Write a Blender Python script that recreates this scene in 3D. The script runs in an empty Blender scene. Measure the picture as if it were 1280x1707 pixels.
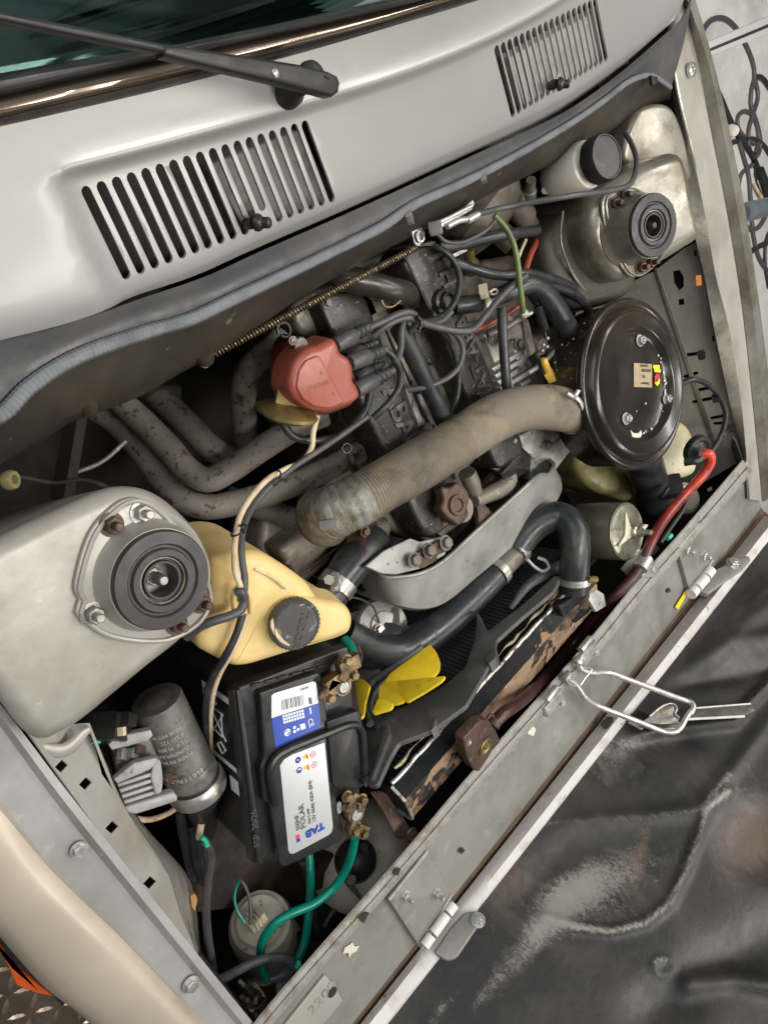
import bpy, bmesh, math, random
from math import sin, cos, pi, radians
from mathutils import Vector, Matrix
from mathutils.geometry import delaunay_2d_cdt
random.seed(7)
SC = bpy.context.scene
COL = SC.collection
# ------------------------------------------------------------------ camera
H = 0.75                                   # eye height above the wing tops, metres
FPX, CX, CY = 1175.0, 640.0, 853.5         # focal length and centre in pixels of the 1280 x 1707 picture
RX = Vector((0.67842, 0.55539, -0.48092)); RY = Vector((-0.35665, 0.82127, 0.44532)); RZ = RX.cross(RY).normalized()
RX.normalize(); RY = RZ.cross(RX).normalized()
ROT = Matrix((RX, RY, RZ))
EYE = Vector((0, 0, H))
cam = bpy.data.cameras.new('camera'); camo = bpy.data.objects.new('camera', cam); COL.objects.link(camo)
cam.sensor_fit = 'VERTICAL'; cam.sensor_height = 24; cam.lens = FPX / 1707 * 24
cam.clip_start = .01; cam.clip_end = 60
camo.matrix_world = Matrix.Translation(EYE) @ ROT.to_4x4()
SC.camera = camo
# ------------------------------------------------------------------ light: a workshop, big soft sources
w = bpy.data.worlds.new('World'); SC.world = w; w.use_nodes = True
w.node_tree.nodes['Background'].inputs[0].default_value = (.95, .95, .95, 1)
w.node_tree.nodes['Background'].inputs[1].default_value = .15
def area(name, loc, target, sx, sy, power, col):
    l = bpy.data.lights.new(name, 'AREA'); l.shape = 'RECTANGLE'; l.size = sx; l.size_y = sy; l.energy = power; l.color = col
    o = bpy.data.objects.new(name, l); COL.objects.link(o); o.location = loc
    o.rotation_euler = (Vector(target) - Vector(loc)).to_track_quat('-Z', 'Y').to_euler()
area('ceiling_lamp', (1.0, -.5, 2.6), (1.0, -.5, 0), 2.6, .5, 72, (1, .97, .925))
area('floor_fill_light', (3.3, .3, 2.6), (3.3, .3, 0), .34, 2.6, 60, (1, .96, .9))  # added fill, out of view, brightens the concrete and the right wing
area('door_light', (-.9, 2.0, 2.3), (.7, -.4, 0), 3.0, 1.8, 44, (.93, .965, 1))
area('bay_lamp', (1.7, -2.3, 2.3), (.6, -.2, 0), 1.8, .3, 26, (1, .97, .93))
SC.view_settings.view_transform = 'Standard'; SC.view_settings.look = 'None'
SC.view_settings.exposure = 0.0; SC.view_settings.gamma = 1
# ------------------------------------------------------------------ geometry helpers
def ray(px, py): return ROT @ Vector((px - CX, CY - py, -FPX))
def W(px, py, z=0.0):
    d = ray(px, py); return EYE + d * ((z - H) / d.z)
def depth(p): return -(ROT.transposed() @ (Vector(p) - EYE)).z
def rm(rpx, p): return rpx * depth(p) / FPX
def V(p, z=0.0):
    if isinstance(p, Vector): return p
    return W(p[0], p[1], p[2] if len(p) > 2 else z)
def P3(pts, z=0.0):
    if isinstance(z, (int, float)): return [V(p, z) for p in pts]
    n = len(pts) - 1; out = []
    for i, p in enumerate(pts):
        t = i / max(n, 1) * (len(z) - 1); k = min(int(t), len(z) - 2); out.append(V(p, z[k] + (z[k + 1] - z[k]) * (t - k)))
    return out
class Plane:
    def __init__(s, o, n, u=None):
        s.o = Vector(o); s.n = Vector(n).normalized()
        u = Vector(u) if u else (Vector((1, 0, 0)) if abs(s.n.x) < .8 else Vector((0, 1, 0)))
        s.u = (u - s.n * u.dot(s.n)).normalized(); s.v = s.n.cross(s.u)
    def hit(s, px, py):
        d = ray(px, py); return EYE + d * ((s.o - EYE).dot(s.n) / d.dot(s.n))
    def uv(s, p):
        if not isinstance(p, Vector): p = s.hit(*p[:2])
        q = p - s.o; return Vector((q.dot(s.u), q.dot(s.v)))
    def at(s, u, v, h=0): return s.o + s.u * u + s.v * v + s.n * h
    def up(s, d): return Plane(s.o + s.n * d, s.n, s.u)
def ZP(z, o=None): return Plane((0, 0, z), (0, 0, 1))
def P3P(a, b, c):
    n = (b - a).cross(c - a)
    if n.dot(EYE - a) < 0: n = -n
    return Plane(a, n, b - a)
def catmull(P, n, closed=False):
    m = len(P)
    if m < 3 and not closed: 
        return [P[0].lerp(P[-1], i / (n - 1)) for i in range(n)]
    seg = m if closed else m - 1; dense = []
    for i in range(seg):
        if closed: a, b, c, d = P[(i - 1) % m], P[i], P[(i + 1) % m], P[(i + 2) % m]
        else: a, b, c, d = P[max(i - 1, 0)], P[i], P[i + 1], P[min(i + 2, m - 1)]
        if not closed and i == 0: a = b + (b - c)
        if not closed and i == m - 2: d = c + (c - b)
        def tj(t, p, q): return t + max((q - p).length, 1e-6) ** .5
        t0 = 0; t1 = tj(t0, a, b); t2 = tj(t1, b, c); t3 = tj(t2, c, d)
        for k in range(12):
            t = t1 + (t2 - t1) * k / 12
            A1 = a * ((t1 - t) / (t1 - t0)) + b * ((t - t0) / (t1 - t0)); A2 = b * ((t2 - t) / (t2 - t1)) + c * ((t - t1) / (t2 - t1)); A3 = c * ((t3 - t) / (t3 - t2)) + d * ((t - t2) / (t3 - t2))
            B1 = A1 * ((t2 - t) / (t2 - t0)) + A2 * ((t - t0) / (t2 - t0)); B2 = A2 * ((t3 - t) / (t3 - t1)) + A3 * ((t - t1) / (t3 - t1))
            dense.append(B1 * ((t2 - t) / (t2 - t1)) + B2 * ((t - t1) / (t2 - t1)))
    if not closed: dense.append(P[-1].copy())
    return resample(dense, n, closed)
def resample(D, n, closed=False):
    if closed: D = D + [D[0]]
    L = [0]
    for a, b in zip(D, D[1:]): L.append(L[-1] + (b - a).length)
    out = []; k = 0; cnt = n if closed else n - 1
    for i in range(n):
        t = L[-1] * i / cnt
        while k < len(L) - 2 and L[k + 1] < t: k += 1
        f = (t - L[k]) / max(L[k + 1] - L[k], 1e-9); out.append(D[k].lerp(D[k + 1], f))
    return out
def join(*gs):
    vs, fs = [], []
    for g in gs:
        o = len(vs); vs += g[0]; fs += [tuple(i + o for i in f) for f in g[1]]
    return vs, fs
def sweep(path, rad, seg=12, caps=True, flat=1.0, ref=None):
    n = len(path); vs, fs = [], []
    t = [(path[min(i + 1, n - 1)] - path[max(i - 1, 0)]).normalized() for i in range(n)]
    u = ref or (Vector((0, 0, 1)) if abs(t[0].z) < .9 else Vector((1, 0, 0)))
    for i in range(n):
        u = (u - t[i] * u.dot(t[i])).normalized(); v = t[i].cross(u)
        r = rad(i / max(n - 1, 1)) if callable(rad) else rad
        for k in range(seg):
            a = 2 * pi * k / seg; vs.append(path[i] + u * (cos(a) * r * flat) + v * (sin(a) * r))
    for i in range(n - 1):
        for k in range(seg):
            a = i * seg + k; b = i * seg + (k + 1) % seg; fs.append((a, b, b + seg, a + seg))
    if caps: fs.append(tuple(range(seg - 1, -1, -1))); fs.append(tuple((n - 1) * seg + k for k in range(seg)))
    return vs, fs
def tube(pts, rpx, z=0.0, n=None, seg=12, flat=1.0, caps=True):
    Q = P3(pts, z); L = sum((b - a).length for a, b in zip(Q, Q[1:]))
    mid = Q[len(Q) // 2]
    if isinstance(rpx, (list, tuple)):
        R = [rm(a, q) for a, q in zip([rpx[min(int(i * len(rpx) / len(Q)), len(rpx) - 1)] for i in range(len(Q))], Q)]
        r = lambda t: R[min(int(t * (len(R) - 1)), len(R) - 2)] * (1 - (t * (len(R) - 1)) % 1) + R[min(int(t * (len(R) - 1)) + 1, len(R) - 1)] * ((t * (len(R) - 1)) % 1) if t < 1 else R[-1]
        r0 = max(R)
    else: r = r0 = rm(rpx, mid)
    n = n or max(6, min(90, int(L / max(r0, .003) * 1.3) + 4))
    return sweep(catmull(Q, n), r, seg, caps, flat)
def lathe(c, axis, prof, seg=40, caps=(1, 1)):
    axis = Vector(axis).normalized(); u = Vector((1, 0, 0)) if abs(axis.x) < .8 else Vector((0, 1, 0))
    u = (u - axis * u.dot(axis)).normalized(); v = axis.cross(u); vs, fs = [], []
    for r, h in prof:
        for k in range(seg):
            a = 2 * pi * k / seg; rr = r(a) if callable(r) else r
            vs.append(c + axis * h + (u * cos(a) + v * sin(a)) * rr)
    for i in range(len(prof) - 1):
        for k in range(seg):
            a = i * seg + k; b = i * seg + (k + 1) % seg; fs.append((a, b, b + seg, a + seg))
    if caps[0]: fs.append(tuple(range(seg - 1, -1, -1)))
    if caps[1]: fs.append(tuple((len(prof) - 1) * seg + k for k in range(seg)))
    return vs, fs
def area2(Q): return sum(a.x * b.y - b.x * a.y for a, b in zip(Q, Q[1:] + Q[:1])) / 2
def offset(Q, d):
    n = len(Q); out = []
    for i in range(n):
        e1 = (Q[i] - Q[i - 1]); e2 = (Q[(i + 1) % n] - Q[i])
        if e1.length < 1e-9: e1 = e2
        if e2.length < 1e-9: e2 = e1
        n1 = Vector((e1.y, -e1.x)).normalized(); n2 = Vector((e2.y, -e2.x)).normalized(); m = n1 + n2
        if m.length < .2: m = n1
        m.normalize(); k = max(m.dot(n1), .45); out.append(Q[i] + m * (d / k))
    return out
def rounded(Q, r, k=4):
    n = len(Q); out = []
    for i in range(n):
        a, b, c = Q[i - 1], Q[i], Q[(i + 1) % n]; e1 = a - b; e2 = c - b
        d = min(r, e1.length * .45, e2.length * .45); p = b + e1.normalized() * d; q = b + e2.normalized() * d
        for j in range(k + 1):
            t = j / k; out.append(p * (1 - t) ** 2 + b * (2 * t * (1 - t)) + q * t ** 2)
    return out
def poly(pl, pts, cr=0, smooth=0):
    Q = [pl.uv(p) for p in pts]
    if area2(Q) < 0: Q.reverse()
    if smooth: Q = [Vector((q.x, q.y)) for q in catmull([Vector((q.x, q.y, 0)) for q in Q], smooth, True)]
    if cr: Q = rounded(Q, cr)
    return Q
def noflip(Q0, Q1):
    n = len(Q0); Q1 = [q.copy() for q in Q1]
    for _ in range(60):
        bad = [i for i in range(n) if (Q1[(i + 1) % n] - Q1[i]).dot(Q0[(i + 1) % n] - Q0[i]) < 0]
        if not bad: break
        S = set(); [S.update(((i - 1) % n, i, (i + 1) % n, (i + 2) % n)) for i in bad]
        N = {i: (Q1[i - 1] + Q1[i] + Q1[(i + 1) % n]) / 3 for i in S}
        for i in N: Q1[i] = N[i]
    return Q1
def prismQ(pl, Q, dep, bev=0, taper=0, top=True, k=3):
    lv = []
    if bev:
        for j in range(k + 1):
            a = pi / 2 * j / k; lv.append((-bev * (1 - sin(a)), -bev * (1 - cos(a))))
    else: lv.append((0, 0))
    lv.append((taper, -dep)); vs, fs = [], []; n = len(Q)
    for off, h in lv:
        for q in (noflip(Q, offset(Q, off)) if abs(off) > 1e-7 else Q): vs.append(pl.at(q.x, q.y, h))
    for i in range(len(lv) - 1):
        for j in range(n):
            a = i * n + j; b = i * n + (j + 1) % n; fs.append((a, a + n, b + n, b))
    if top: fs.append(tuple(range(n)))
    fs.append(tuple(reversed(range((len(lv) - 1) * n, len(lv) * n)))); return vs, fs
def prism(pl, pts, dep, bev=0, taper=0, cr=0, smooth=0, k=3): return prismQ(pl, poly(pl, pts, cr, smooth), dep, bev, taper, k=k)
def box(c, u, v, su, sv, sh, bev=0, cr=None):
    u = Vector(u).normalized(); v = Vector(v); v = (v - u * v.dot(u)).normalized(); pl = Plane(Vector(c), u.cross(v), u)
    Q = [Vector(q) for q in ((-su / 2, -sv / 2), (su / 2, -sv / 2), (su / 2, sv / 2), (-su / 2, sv / 2))]
    if cr is None: cr = bev
    return prismQ(pl.up(sh / 2), rounded(Q, cr, 3) if cr else Q, sh, bev)
def inside(p, Q):
    c = False; n = len(Q)
    for i in range(n):
        a, b = Q[i], Q[i - 1]
        if (a.y > p.y) != (b.y > p.y) and p.x < (b.x - a.x) * (p.y - a.y) / (b.y - a.y) + a.x: c = not c
    return c
def sheet(pl, Q, holes=(), h=None, step=.02, thick=.003, extra=(), keep=0):
    loops = [Q] + list(holes); co, ed = [], []
    for L in loops:
        o = len(co); co += [Vector((q.x, q.y)) for q in L]; ed += [(o + i, o + (i + 1) % len(L)) for i in range(len(L))]
    x0, x1 = min(q.x for q in Q), max(q.x for q in Q); y0, y1 = min(q.y for q in Q), max(q.y for q in Q)
    for i in range(1, int((x1 - x0) / step) + 1):
        for j in range(1, int((y1 - y0) / step) + 1):
            p = Vector((x0 + (i + .5 * (j % 2)) * step, y0 + j * step))
            if keep and any((p - q).length < keep for q in extra[::4]): continue
            if inside(p, Q) and not any(inside(p, L) for L in holes): co.append(p)
    co += [p for p in extra if inside(p, Q) and not any(inside(p, L) for L in holes)]
    vv, ee, ff, *_ = delaunay_2d_cdt(co, ed, [], 2, 1e-6)
    h = h or (lambda u, v: 0)
    top = [pl.at(p.x, p.y, h(p.x, p.y)) for p in vv]; n = len(top)
    bot = [p - pl.n * thick for p in top]; faces = []
    cnt = {}
    for f in ff:
        f = tuple(f); A = area2([vv[i] for i in f])
        if holes:
            cc = sum((vv[i] for i in f), Vector((0, 0))) / len(f)
            if any(inside(cc, L) for L in holes): continue
        if A < 0: f = f[::-1]
        faces.append(f); 
        for a, b in zip(f, f[1:] + f[:1]): cnt[(a, b)] = 1
    fs = list(faces) + [tuple(i + n for i in f[::-1]) for f in faces]
    for a, b in cnt:
        if (b, a) not in cnt: fs.append((b, a, a + n, b + n))
    return top + bot, fs
def capsule(a, b, r, k=5):
    d = (b - a).normalized(); p = Vector((-d.y, d.x)); ang = math.atan2(p.y, p.x); out = []
    for j in range(k + 1): t = ang + pi * j / k; out.append(a + Vector((cos(t), sin(t))) * r)
    for j in range(k + 1): t = ang + pi + pi * j / k; out.append(b + Vector((cos(t), sin(t))) * r)
    return out
def band(polys, n=40, cross=0, thick=0, z=None, h=None):
    rows = [catmull([V(p) for p in P], n) for P in polys]
    if cross:
        cols = [catmull([r[i] for r in rows], cross) for i in range(n)]; rows = [[c[j] for c in cols] for j in range(cross)]
    m = len(rows); vs = [p for r in rows for p in r]
    fs = [(i * n + j, i * n + j + 1, (i + 1) * n + j + 1, (i + 1) * n + j) for i in range(m - 1) for j in range(n - 1)]
    nv = [Vector() for _ in vs]
    for f in fs:
        q = (vs[f[2]] - vs[f[0]]).cross(vs[f[3]] - vs[f[1]])
        for i in f: nv[i] += q
    cen = sum(vs, Vector()) / len(vs); tot = sum(nv, Vector())
    sg = 1 if tot.dot(EYE - cen) > 0 else -1
    if sg < 0: fs = [f[::-1] for f in fs]
    nv = [q.normalized() * sg if q.length > 0 else Vector((0, 0, 1)) for q in nv]
    if h: vs = [p + q * h(p) for p, q in zip(vs, nv)]
    if thick:
        o = len(vs); vs = vs + [p - q * thick for p, q in zip(vs, nv)]
        cnt = {}
        for f in fs:
            for a, b in zip(f, f[1:] + f[:1]): cnt[(a, b)] = 1
        fs = fs + [tuple(i + o for i in f[::-1]) for f in fs]
        for a, b in cnt:
            if (b, a) not in cnt: fs.append((b, a, a + o, b + o))
    return vs, fs
def coil(path, R, r, turns, seg=6, per=12):
    n = turns * per; C = catmull(path, n + 1); t = (path[-1] - path[0]).normalized()
    u = t.orthogonal().normalized(); v = t.cross(u)
    return sweep([C[i] + (u * cos(2 * pi * i / per) + v * sin(2 * pi * i / per)) * R for i in range(n + 1)], r, seg)
def hexbolt(c, ax, r, h=None, stud=0):
    h = h or r * .8; ax = Vector(ax).normalized()
    g = [lathe(c, ax, [(r * 1.35, 0), (r * 1.35, r * .18), (r * 1.0, r * .2)], 20), lathe(c + ax * r * .2, ax, [(r, 0), (r, h * .85), (r * .86, h)], 6)]
    if stud: g.append(lathe(c + ax * h, ax, [(r * .5, 0), (r * .5, stud), (r * .4, stud + r * .1)], 12))
    return join(*g)
def ellips(c, ax, rx, ry, seg=20): 
    return lathe(c, ax, [(rx * sin(pi * i / 10), -ry * cos(pi * i / 10)) for i in range(0, 11)], seg)
def axd(p, dx, dy, ratio):
    # axis of a round end whose ellipse in the picture has this minor/major ratio, leaning to picture direction (dx, dy)
    e = (EYE - p).normalized(); s = ROT @ Vector((dx, -dy, 0)); s = (s - e * s.dot(e)).normalized()
    return (e * ratio + s * math.sqrt(1 - ratio * ratio)).normalized()
# ------------------------------------------------------------------ object helpers
def rootof(o):
    while o.parent: o = o.parent
    return o
def thing(name, label, cat, base, group=None):
    o = bpy.data.objects.new(name, None); COL.objects.link(o); o.location = V(base); o.empty_display_size = .05
    o['label'] = label; o['category'] = cat
    if group: o['group'] = group
    return o
def part(name, g, m, parent=None, smooth=True, sharp=38, label=None):
    vs, fs = g
    off = rootof(parent).location if parent else None
    if off is None:
        lo = min(v.z for v in vs); off = sum(vs, Vector()) / len(vs); off.z = lo
    me = bpy.data.meshes.new(name); me.from_pydata([v - off for v in vs], [], fs)
    bm = bmesh.new(); bm.from_mesh(me); bmesh.ops.recalc_face_normals(bm, faces=bm.faces) if len(bm.faces) < 60000 else None; bm.to_mesh(me); bm.free()
    me.materials.append(m)
    if smooth:
        me.polygons.foreach_set('use_smooth', [True] * len(me.polygons)); me.set_sharp_from_angle(angle=radians(sharp))
    me.update()
    o = bpy.data.objects.new(name, me); COL.objects.link(o)
    if parent: o.parent = parent
    else: o.location = off
    if label: o['label'] = label
    return o
def solo(name, g, m, label, cat, group=None, **k):
    o = part(name, g, m, None, **k); o['label'] = label; o['category'] = cat
    if group: o['group'] = group
    return o
def struct(name, g, m, **k):
    o = part(name, g, m, None, **k); o['kind'] = 'structure'; return o
def textgeo(s, o, dx, up, size, ext=.0003, align='LEFT', bold=0.0, sx=1.0):
    c = bpy.data.curves.new('t', 'FONT'); c.body = s; c.size = size; c.extrude = ext; c.align_x = align; c.offset = bold; c.resolution_u = 3
    ob = bpy.data.objects.new('t', c); COL.objects.link(ob)
    bpy.context.view_layer.update()
    me = ob.evaluated_get(bpy.context.evaluated_depsgraph_get()).to_mesh()
    dx = Vector(dx).normalized(); up = Vector(up); up = (up - dx * up.dot(dx)).normalized(); n = dx.cross(up)
    g = ([o + dx * v.co.x * sx + up * v.co.y + n * (v.co.z) for v in me.vertices], [tuple(p.vertices) for p in me.polygons])
    bpy.data.objects.remove(ob); bpy.data.curves.remove(c); return g
# ------------------------------------------------------------------ materials
def M(name, col, rough=.5, metal=0.0, c2=None, s2=9, t2=(.45, .65), c3=None, s3=70, t3=(.62, .68), bump=0.0, bs=120, coat=0.0, rv=.12, spec=.5, c4=None, s4=260, t4=(.7, .74), dist=0.0, stretch=None, sss=0.0, trans=0.0, r3=.6):
    m = bpy.data.materials.new(name); m.use_nodes = True; nt = m.node_tree; N = nt.nodes; L = nt.links; b = N['Principled BSDF']
    b.inputs['Roughness'].default_value = rough; b.inputs['Metallic'].default_value = metal; b.inputs['Specular IOR Level'].default_value = spec
    b.inputs['Coat Weight'].default_value = coat; b.inputs['Coat Roughness'].default_value = .12
    if sss: b.inputs['Subsurface Weight'].default_value = sss; b.inputs['Subsurface Scale'].default_value = .02
    if trans: b.inputs['Transmission Weight'].default_value = trans
    tc = N.new('ShaderNodeTexCoord'); src = tc.outputs['Object']
    if stretch:
        mp = N.new('ShaderNodeMapping'); mp.inputs['Scale'].default_value = stretch; L.new(src, mp.inputs[0]); src = mp.outputs[0]
    def noise(s, d=5, r=.6):
        x = N.new('ShaderNodeTexNoise'); x.inputs['Scale'].default_value = s; x.inputs['Detail'].default_value = d; x.inputs['Roughness'].default_value = r
        x.inputs['Distortion'].default_value = dist; L.new(src, x.inputs['Vector']); return x.outputs['Fac']
    cur = None
    for c, s, t in ((c2, s2, t2), (c3, s3, t3), (c4, s4, t4)):
        if c is None: continue
        r = N.new('ShaderNodeMapRange'); r.inputs[1].default_value = t[0]; r.inputs[2].default_value = t[1]; r.clamp = True
        L.new(noise(s, 6 if c is c3 else 5, r3 if c is not c2 else .6), r.inputs[0])
        mx = N.new('ShaderNodeMix'); mx.data_type = 'RGBA'; L.new(r.outputs[0], mx.inputs[0])
        if cur is None: mx.inputs[6].default_value = (*col, 1)
        else: L.new(cur, mx.inputs[6])
        mx.inputs[7].default_value = (*c, 1); cur = mx.outputs[2]
    if cur is None: b.inputs['Base Color'].default_value = (*col, 1)
    else: L.new(cur, b.inputs['Base Color'])
    if rv:
        r = N.new('ShaderNodeMapRange'); r.inputs[1].default_value = .3; r.inputs[2].default_value = .7; r.inputs[3].default_value = max(rough - rv, .02); r.inputs[4].default_value = min(rough + rv, 1)
        L.new(noise(s2 * 2.3), r.inputs[0]); L.new(r.outputs[0], b.inputs['Roughness'])
    if bump:
        bp = N.new('ShaderNodeBump'); bp.inputs['Strength'].default_value = bump; bp.inputs['Distance'].default_value = .002
        L.new(noise(bs, 4), bp.inputs['Height']); L.new(bp.outputs[0], b.inputs['Normal'])
    return m
m_paint = M('paint_metallic_beige', (.365, .356, .343), .37, .3, (.40, .38, .355), 2.2, (.4, .7), (.60, .57, .53), 420, (.72, .75), coat=.28, rv=.06, c4=(.33, .30, .26), s4=28, t4=(.66, .9))
m_gutter = M('paint_gutter_grey', (.34, .335, .325), .42, .2, (.26, .255, .245), 9, (.45, .7), (.42, .41, .39), 50, (.62, .75), bump=.1, bs=80)
m_wing_reflect = M('paint_wing_reflect', (.50, .43, .34), .4, .2, (.42, .365, .29), 6, (.45, .7), (.30, .25, .20), 90, (.70, .74), coat=.15, rv=.1, bump=.05, bs=60)  # same body paint, with the warm reflection of its surroundings put into the colour
m_bay = M('paint_bay_dusty', (.385, .365, .325), .44, .25, (.20, .175, .135), 6, (.48, .80), (.54, .52, .47), 34, (.62, .80), bump=.12, bs=70, c4=(.17, .135, .10), s4=60, t4=(.66, .76), r3=.75)
m_bay2 = M('paint_bay_grimy', (.31, .295, .25), .30, .5, (.15, .125, .085), 9, (.44, .70), (.50, .47, .40), 40, (.66, .80), bump=.2, bs=60, c4=(.10, .08, .05), s4=170, t4=(.66, .72))
m_panel = M('paint_front_panel', (.245, .24, .218), .45, .2, (.17, .165, .145), 9, (.45, .68), (.33, .325, .30), 22, (.60, .76), bump=.1, bs=90, c4=(.17, .115, .075), s4=120, t4=(.70, .73))
m_flange = M('bare_edge', (.36, .35, .32), .5, .3, (.22, .18, .13), 30, (.5, .7), (.50, .49, .46), 160, (.58, .66), bump=.1)
m_rubber = M('rubber_black', (.016, .016, .017), .45, 0, (.034, .033, .032), 14, (.45, .7), bump=.08, bs=200, c4=(.16, .15, .13), s4=300, t4=(.72, .76))
m_hose = M('rubber_hose', (.019, .021, .024), .36, 0, (.055, .054, .05), 20, (.45, .72), bump=.1, bs=160, c4=(.2, .19, .17), s4=350, t4=(.73, .77))
m_seal = M('rubber_seal_grey', (.034, .035, .037), .45, 0, (.068, .066, .063), 12, (.45, .7), bump=.1, bs=150)
m_bead = M('rubber_bead', (.13, .137, .145), .5, 0, (.085, .09, .095), 24, (.45, .65), bump=.1, bs=300)
m_plastic = M('plastic_black', (.014, .014, .0145), .36, 0, (.026, .026, .026), 18, (.45, .7), bump=.05, bs=500, c4=(.12, .11, .10), s4=330, t4=(.73, .77))
m_void = M('void_black', (.018, .016, .014), .8, 0, (.035, .028, .02), 9, (.45, .7), bump=.2, bs=40)  # near black, mostly standing in for shade in gaps, slots and holes
m_lip = M('lip_brown_black', (.028, .024, .020), .45, 0, (.060, .046, .032), 7, (.45, .7), (.16, .13, .10), 40, (.66, .74), bump=.1, bs=60)
m_steel = M('steel_dull', (.42, .41, .38), .38, .8, (.22, .19, .15), 30, (.45, .68), (.13, .08, .05), 110, (.66, .72), bump=.08)
m_bright = M('steel_bright', (.60, .59, .56), .38, .7, (.42, .41, .39), 60, (.45, .7), rv=.1)
m_zinc = M('zinc_plated', (.56, .56, .53), .36, .75, (.36, .35, .32), 40, (.45, .7), (.25, .18, .12), 160, (.68, .73))
m_alu = M('cast_aluminium', (.52, .51, .48), .5, .4, (.26, .24, .20), 25, (.42, .68), (.10, .08, .06), 90, (.64, .7), bump=.25, bs=140)
m_alu2 = M('alu_cover', (.30, .30, .275), .48, .3, (.20, .195, .17), 11, (.45, .7), (.13, .12, .10), 75, (.66, .71), bump=.08, bs=90)
m_block = M('engine_block_dirty', (.19, .168, .135), .5, .3, (.06, .048, .036), 15, (.45, .66), (.34, .30, .25), 60, (.6, .7), bump=.4, bs=90)
m_cast = M('cover_black_paint', (.026, .024, .021), .36, .1, (.065, .056, .046), 18, (.48, .7), (.36, .33, .29), 190, (.655, .68), bump=.25, bs=220)
m_brass = M('brass_dirty', (.30, .215, .115), .4, .85, (.12, .085, .055), 60, (.42, .62), (.42, .32, .18), 130, (.6, .7), bump=.3, bs=300)
m_lead = M('lead_post', (.5, .5, .5), .45, .7, (.35, .35, .35), 90, (.4, .6), bump=.2, bs=300)
m_rust = M('rusty_metal', (.11, .065, .045), .55, .4, (.055, .04, .034), 30, (.42, .62), (.26, .14, .085), 70, (.6, .68), bump=.4, bs=180)
m_tank = M('tank_black_over_copper', (.012, .013, .014), .3, .0, (.34, .19, .10), 13, (.60, .615), (.02, .018, .017), 60, (.62, .65), bump=.15, bs=90, dist=.6, rv=.1, spec=.22)
m_copper = M('copper_flaking', (.33, .22, .14), .5, .3, (.02, .02, .02), 6.5, (.55, .565), (.20, .115, .065), 34, (.48, .62), bump=.5, bs=90, dist=.5)
m_solder = M('solder_seam', (.55, .54, .50), .45, .6, (.10, .09, .07), 50, (.5, .62), bump=.5, bs=200)
m_yellowed = M('plastic_yellowed', (.80, .59, .255), .42, 0, (.66, .47, .18), 12, (.42, .7), (.86, .72, .45), 45, (.64, .72), bump=.1, bs=60, sss=.25, c4=(.40, .27, .11), s4=150, t4=(.70, .74))
m_white = M('plastic_white', (.80, .75, .66), .34, 0, (.62, .54, .43), 14, (.5, .75), sss=.3, rv=.05)
m_tanky = M('plastic_milky', (.56, .52, .36), .4, 0, (.38, .33, .17), 14, (.42, .66), sss=.2, c4=(.14, .12, .05), s4=60, t4=(.64, .70))
m_tankd = M('plastic_olive_dirty', (.26, .23, .10), .4, 0, (.10, .085, .035), 22, (.42, .64), sss=.1)
m_red = M('bakelite_red', (.345, .088, .056), .36, 0, (.28, .068, .044), 20, (.45, .7), bump=.05, bs=300, c4=(.6, .28, .2), s4=380, t4=(.72, .76), rv=.08)
m_yellow = M('fan_yellow', (.80, .58, .02), .45, 0, (.60, .41, .015), 14, (.42, .7), (.26, .17, .03), 30, (.60, .78), bump=.1)
m_shroud = M('shroud_grey_plastic', (.055, .056, .058), .5, 0, (.12, .118, .112), 10, (.46, .7), (.045, .045, .045), 35, (.6, .7), bump=.12, bs=120)
m_core = M('core_black', (.07, .07, .07), .5, .2, (.05, .045, .04), 30, (.45, .7), (.16, .10, .06), 45, (.69, .73))
m_exh = M('manifold_grey', (.165, .148, .125), .7, .1, (.095, .08, .065), 8, (.4, .7), (.05, .03, .022), 52, (.56, .59), bump=.3, bs=160, r3=.8)
m_duct = M('duct_woven', (.20, .17, .128), .8, 0, (.35, .25, .14), 9, (.50, .70), (.12, .105, .08), 16, (.50, .66), bump=.35, bs=260, c4=(.42, .36, .27), s4=120, t4=(.70, .75))
m_wire = M('wire_grey', (.065, .065, .067), .42, 0, (.09, .088, .085), 40, (.45, .7))
m_wireblk = M('wire_black', (.02, .02, .021), .42, 0, (.05, .05, .05), 40, (.5, .7))
m_green = M('cable_green', (.0, .21, .145), .3, 0, (.0, .15, .10), 30, (.45, .7), (.16, .36, .30), 90, (.70, .75), rv=.08)
m_ltgreen = M('cable_green_bright', (.03, .52, .30), .4)
m_olive = M('tube_olive', (.14, .18, .055), .4, 0, (.07, .09, .02), 30, (.45, .7))
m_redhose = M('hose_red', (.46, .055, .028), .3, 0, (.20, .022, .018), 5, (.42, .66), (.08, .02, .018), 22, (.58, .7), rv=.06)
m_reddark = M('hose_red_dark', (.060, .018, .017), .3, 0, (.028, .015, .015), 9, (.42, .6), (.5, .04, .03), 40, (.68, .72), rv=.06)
m_redwire = M('wire_red', (.30, .055, .025), .4)
m_cream = M('cable_cream', (.66, .53, .36), .5, 0, (.42, .28, .16), 22, (.45, .66), (.25, .15, .08), 60, (.62, .7))
m_ivory = M('plastic_ivory', (.62, .57, .40), .45, 0, (.48, .42, .28), 40, (.45, .7))
m_ivory2 = M('horn_ivory', (.50, .47, .39), .4, 0, (.33, .30, .23), 12, (.42, .7), (.17, .13, .09), 55, (.62, .7), bump=.1)
m_coil = M('coil_grey', (.12, .115, .105), .5, .4, (.22, .21, .19), 30, (.45, .7), (.075, .07, .06), 60, (.55, .66), bump=.1)
m_gold = M('passivated_gold', (.34, .25, .10), .42, .7, (.18, .13, .06), 30, (.42, .66), bump=.1)
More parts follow.
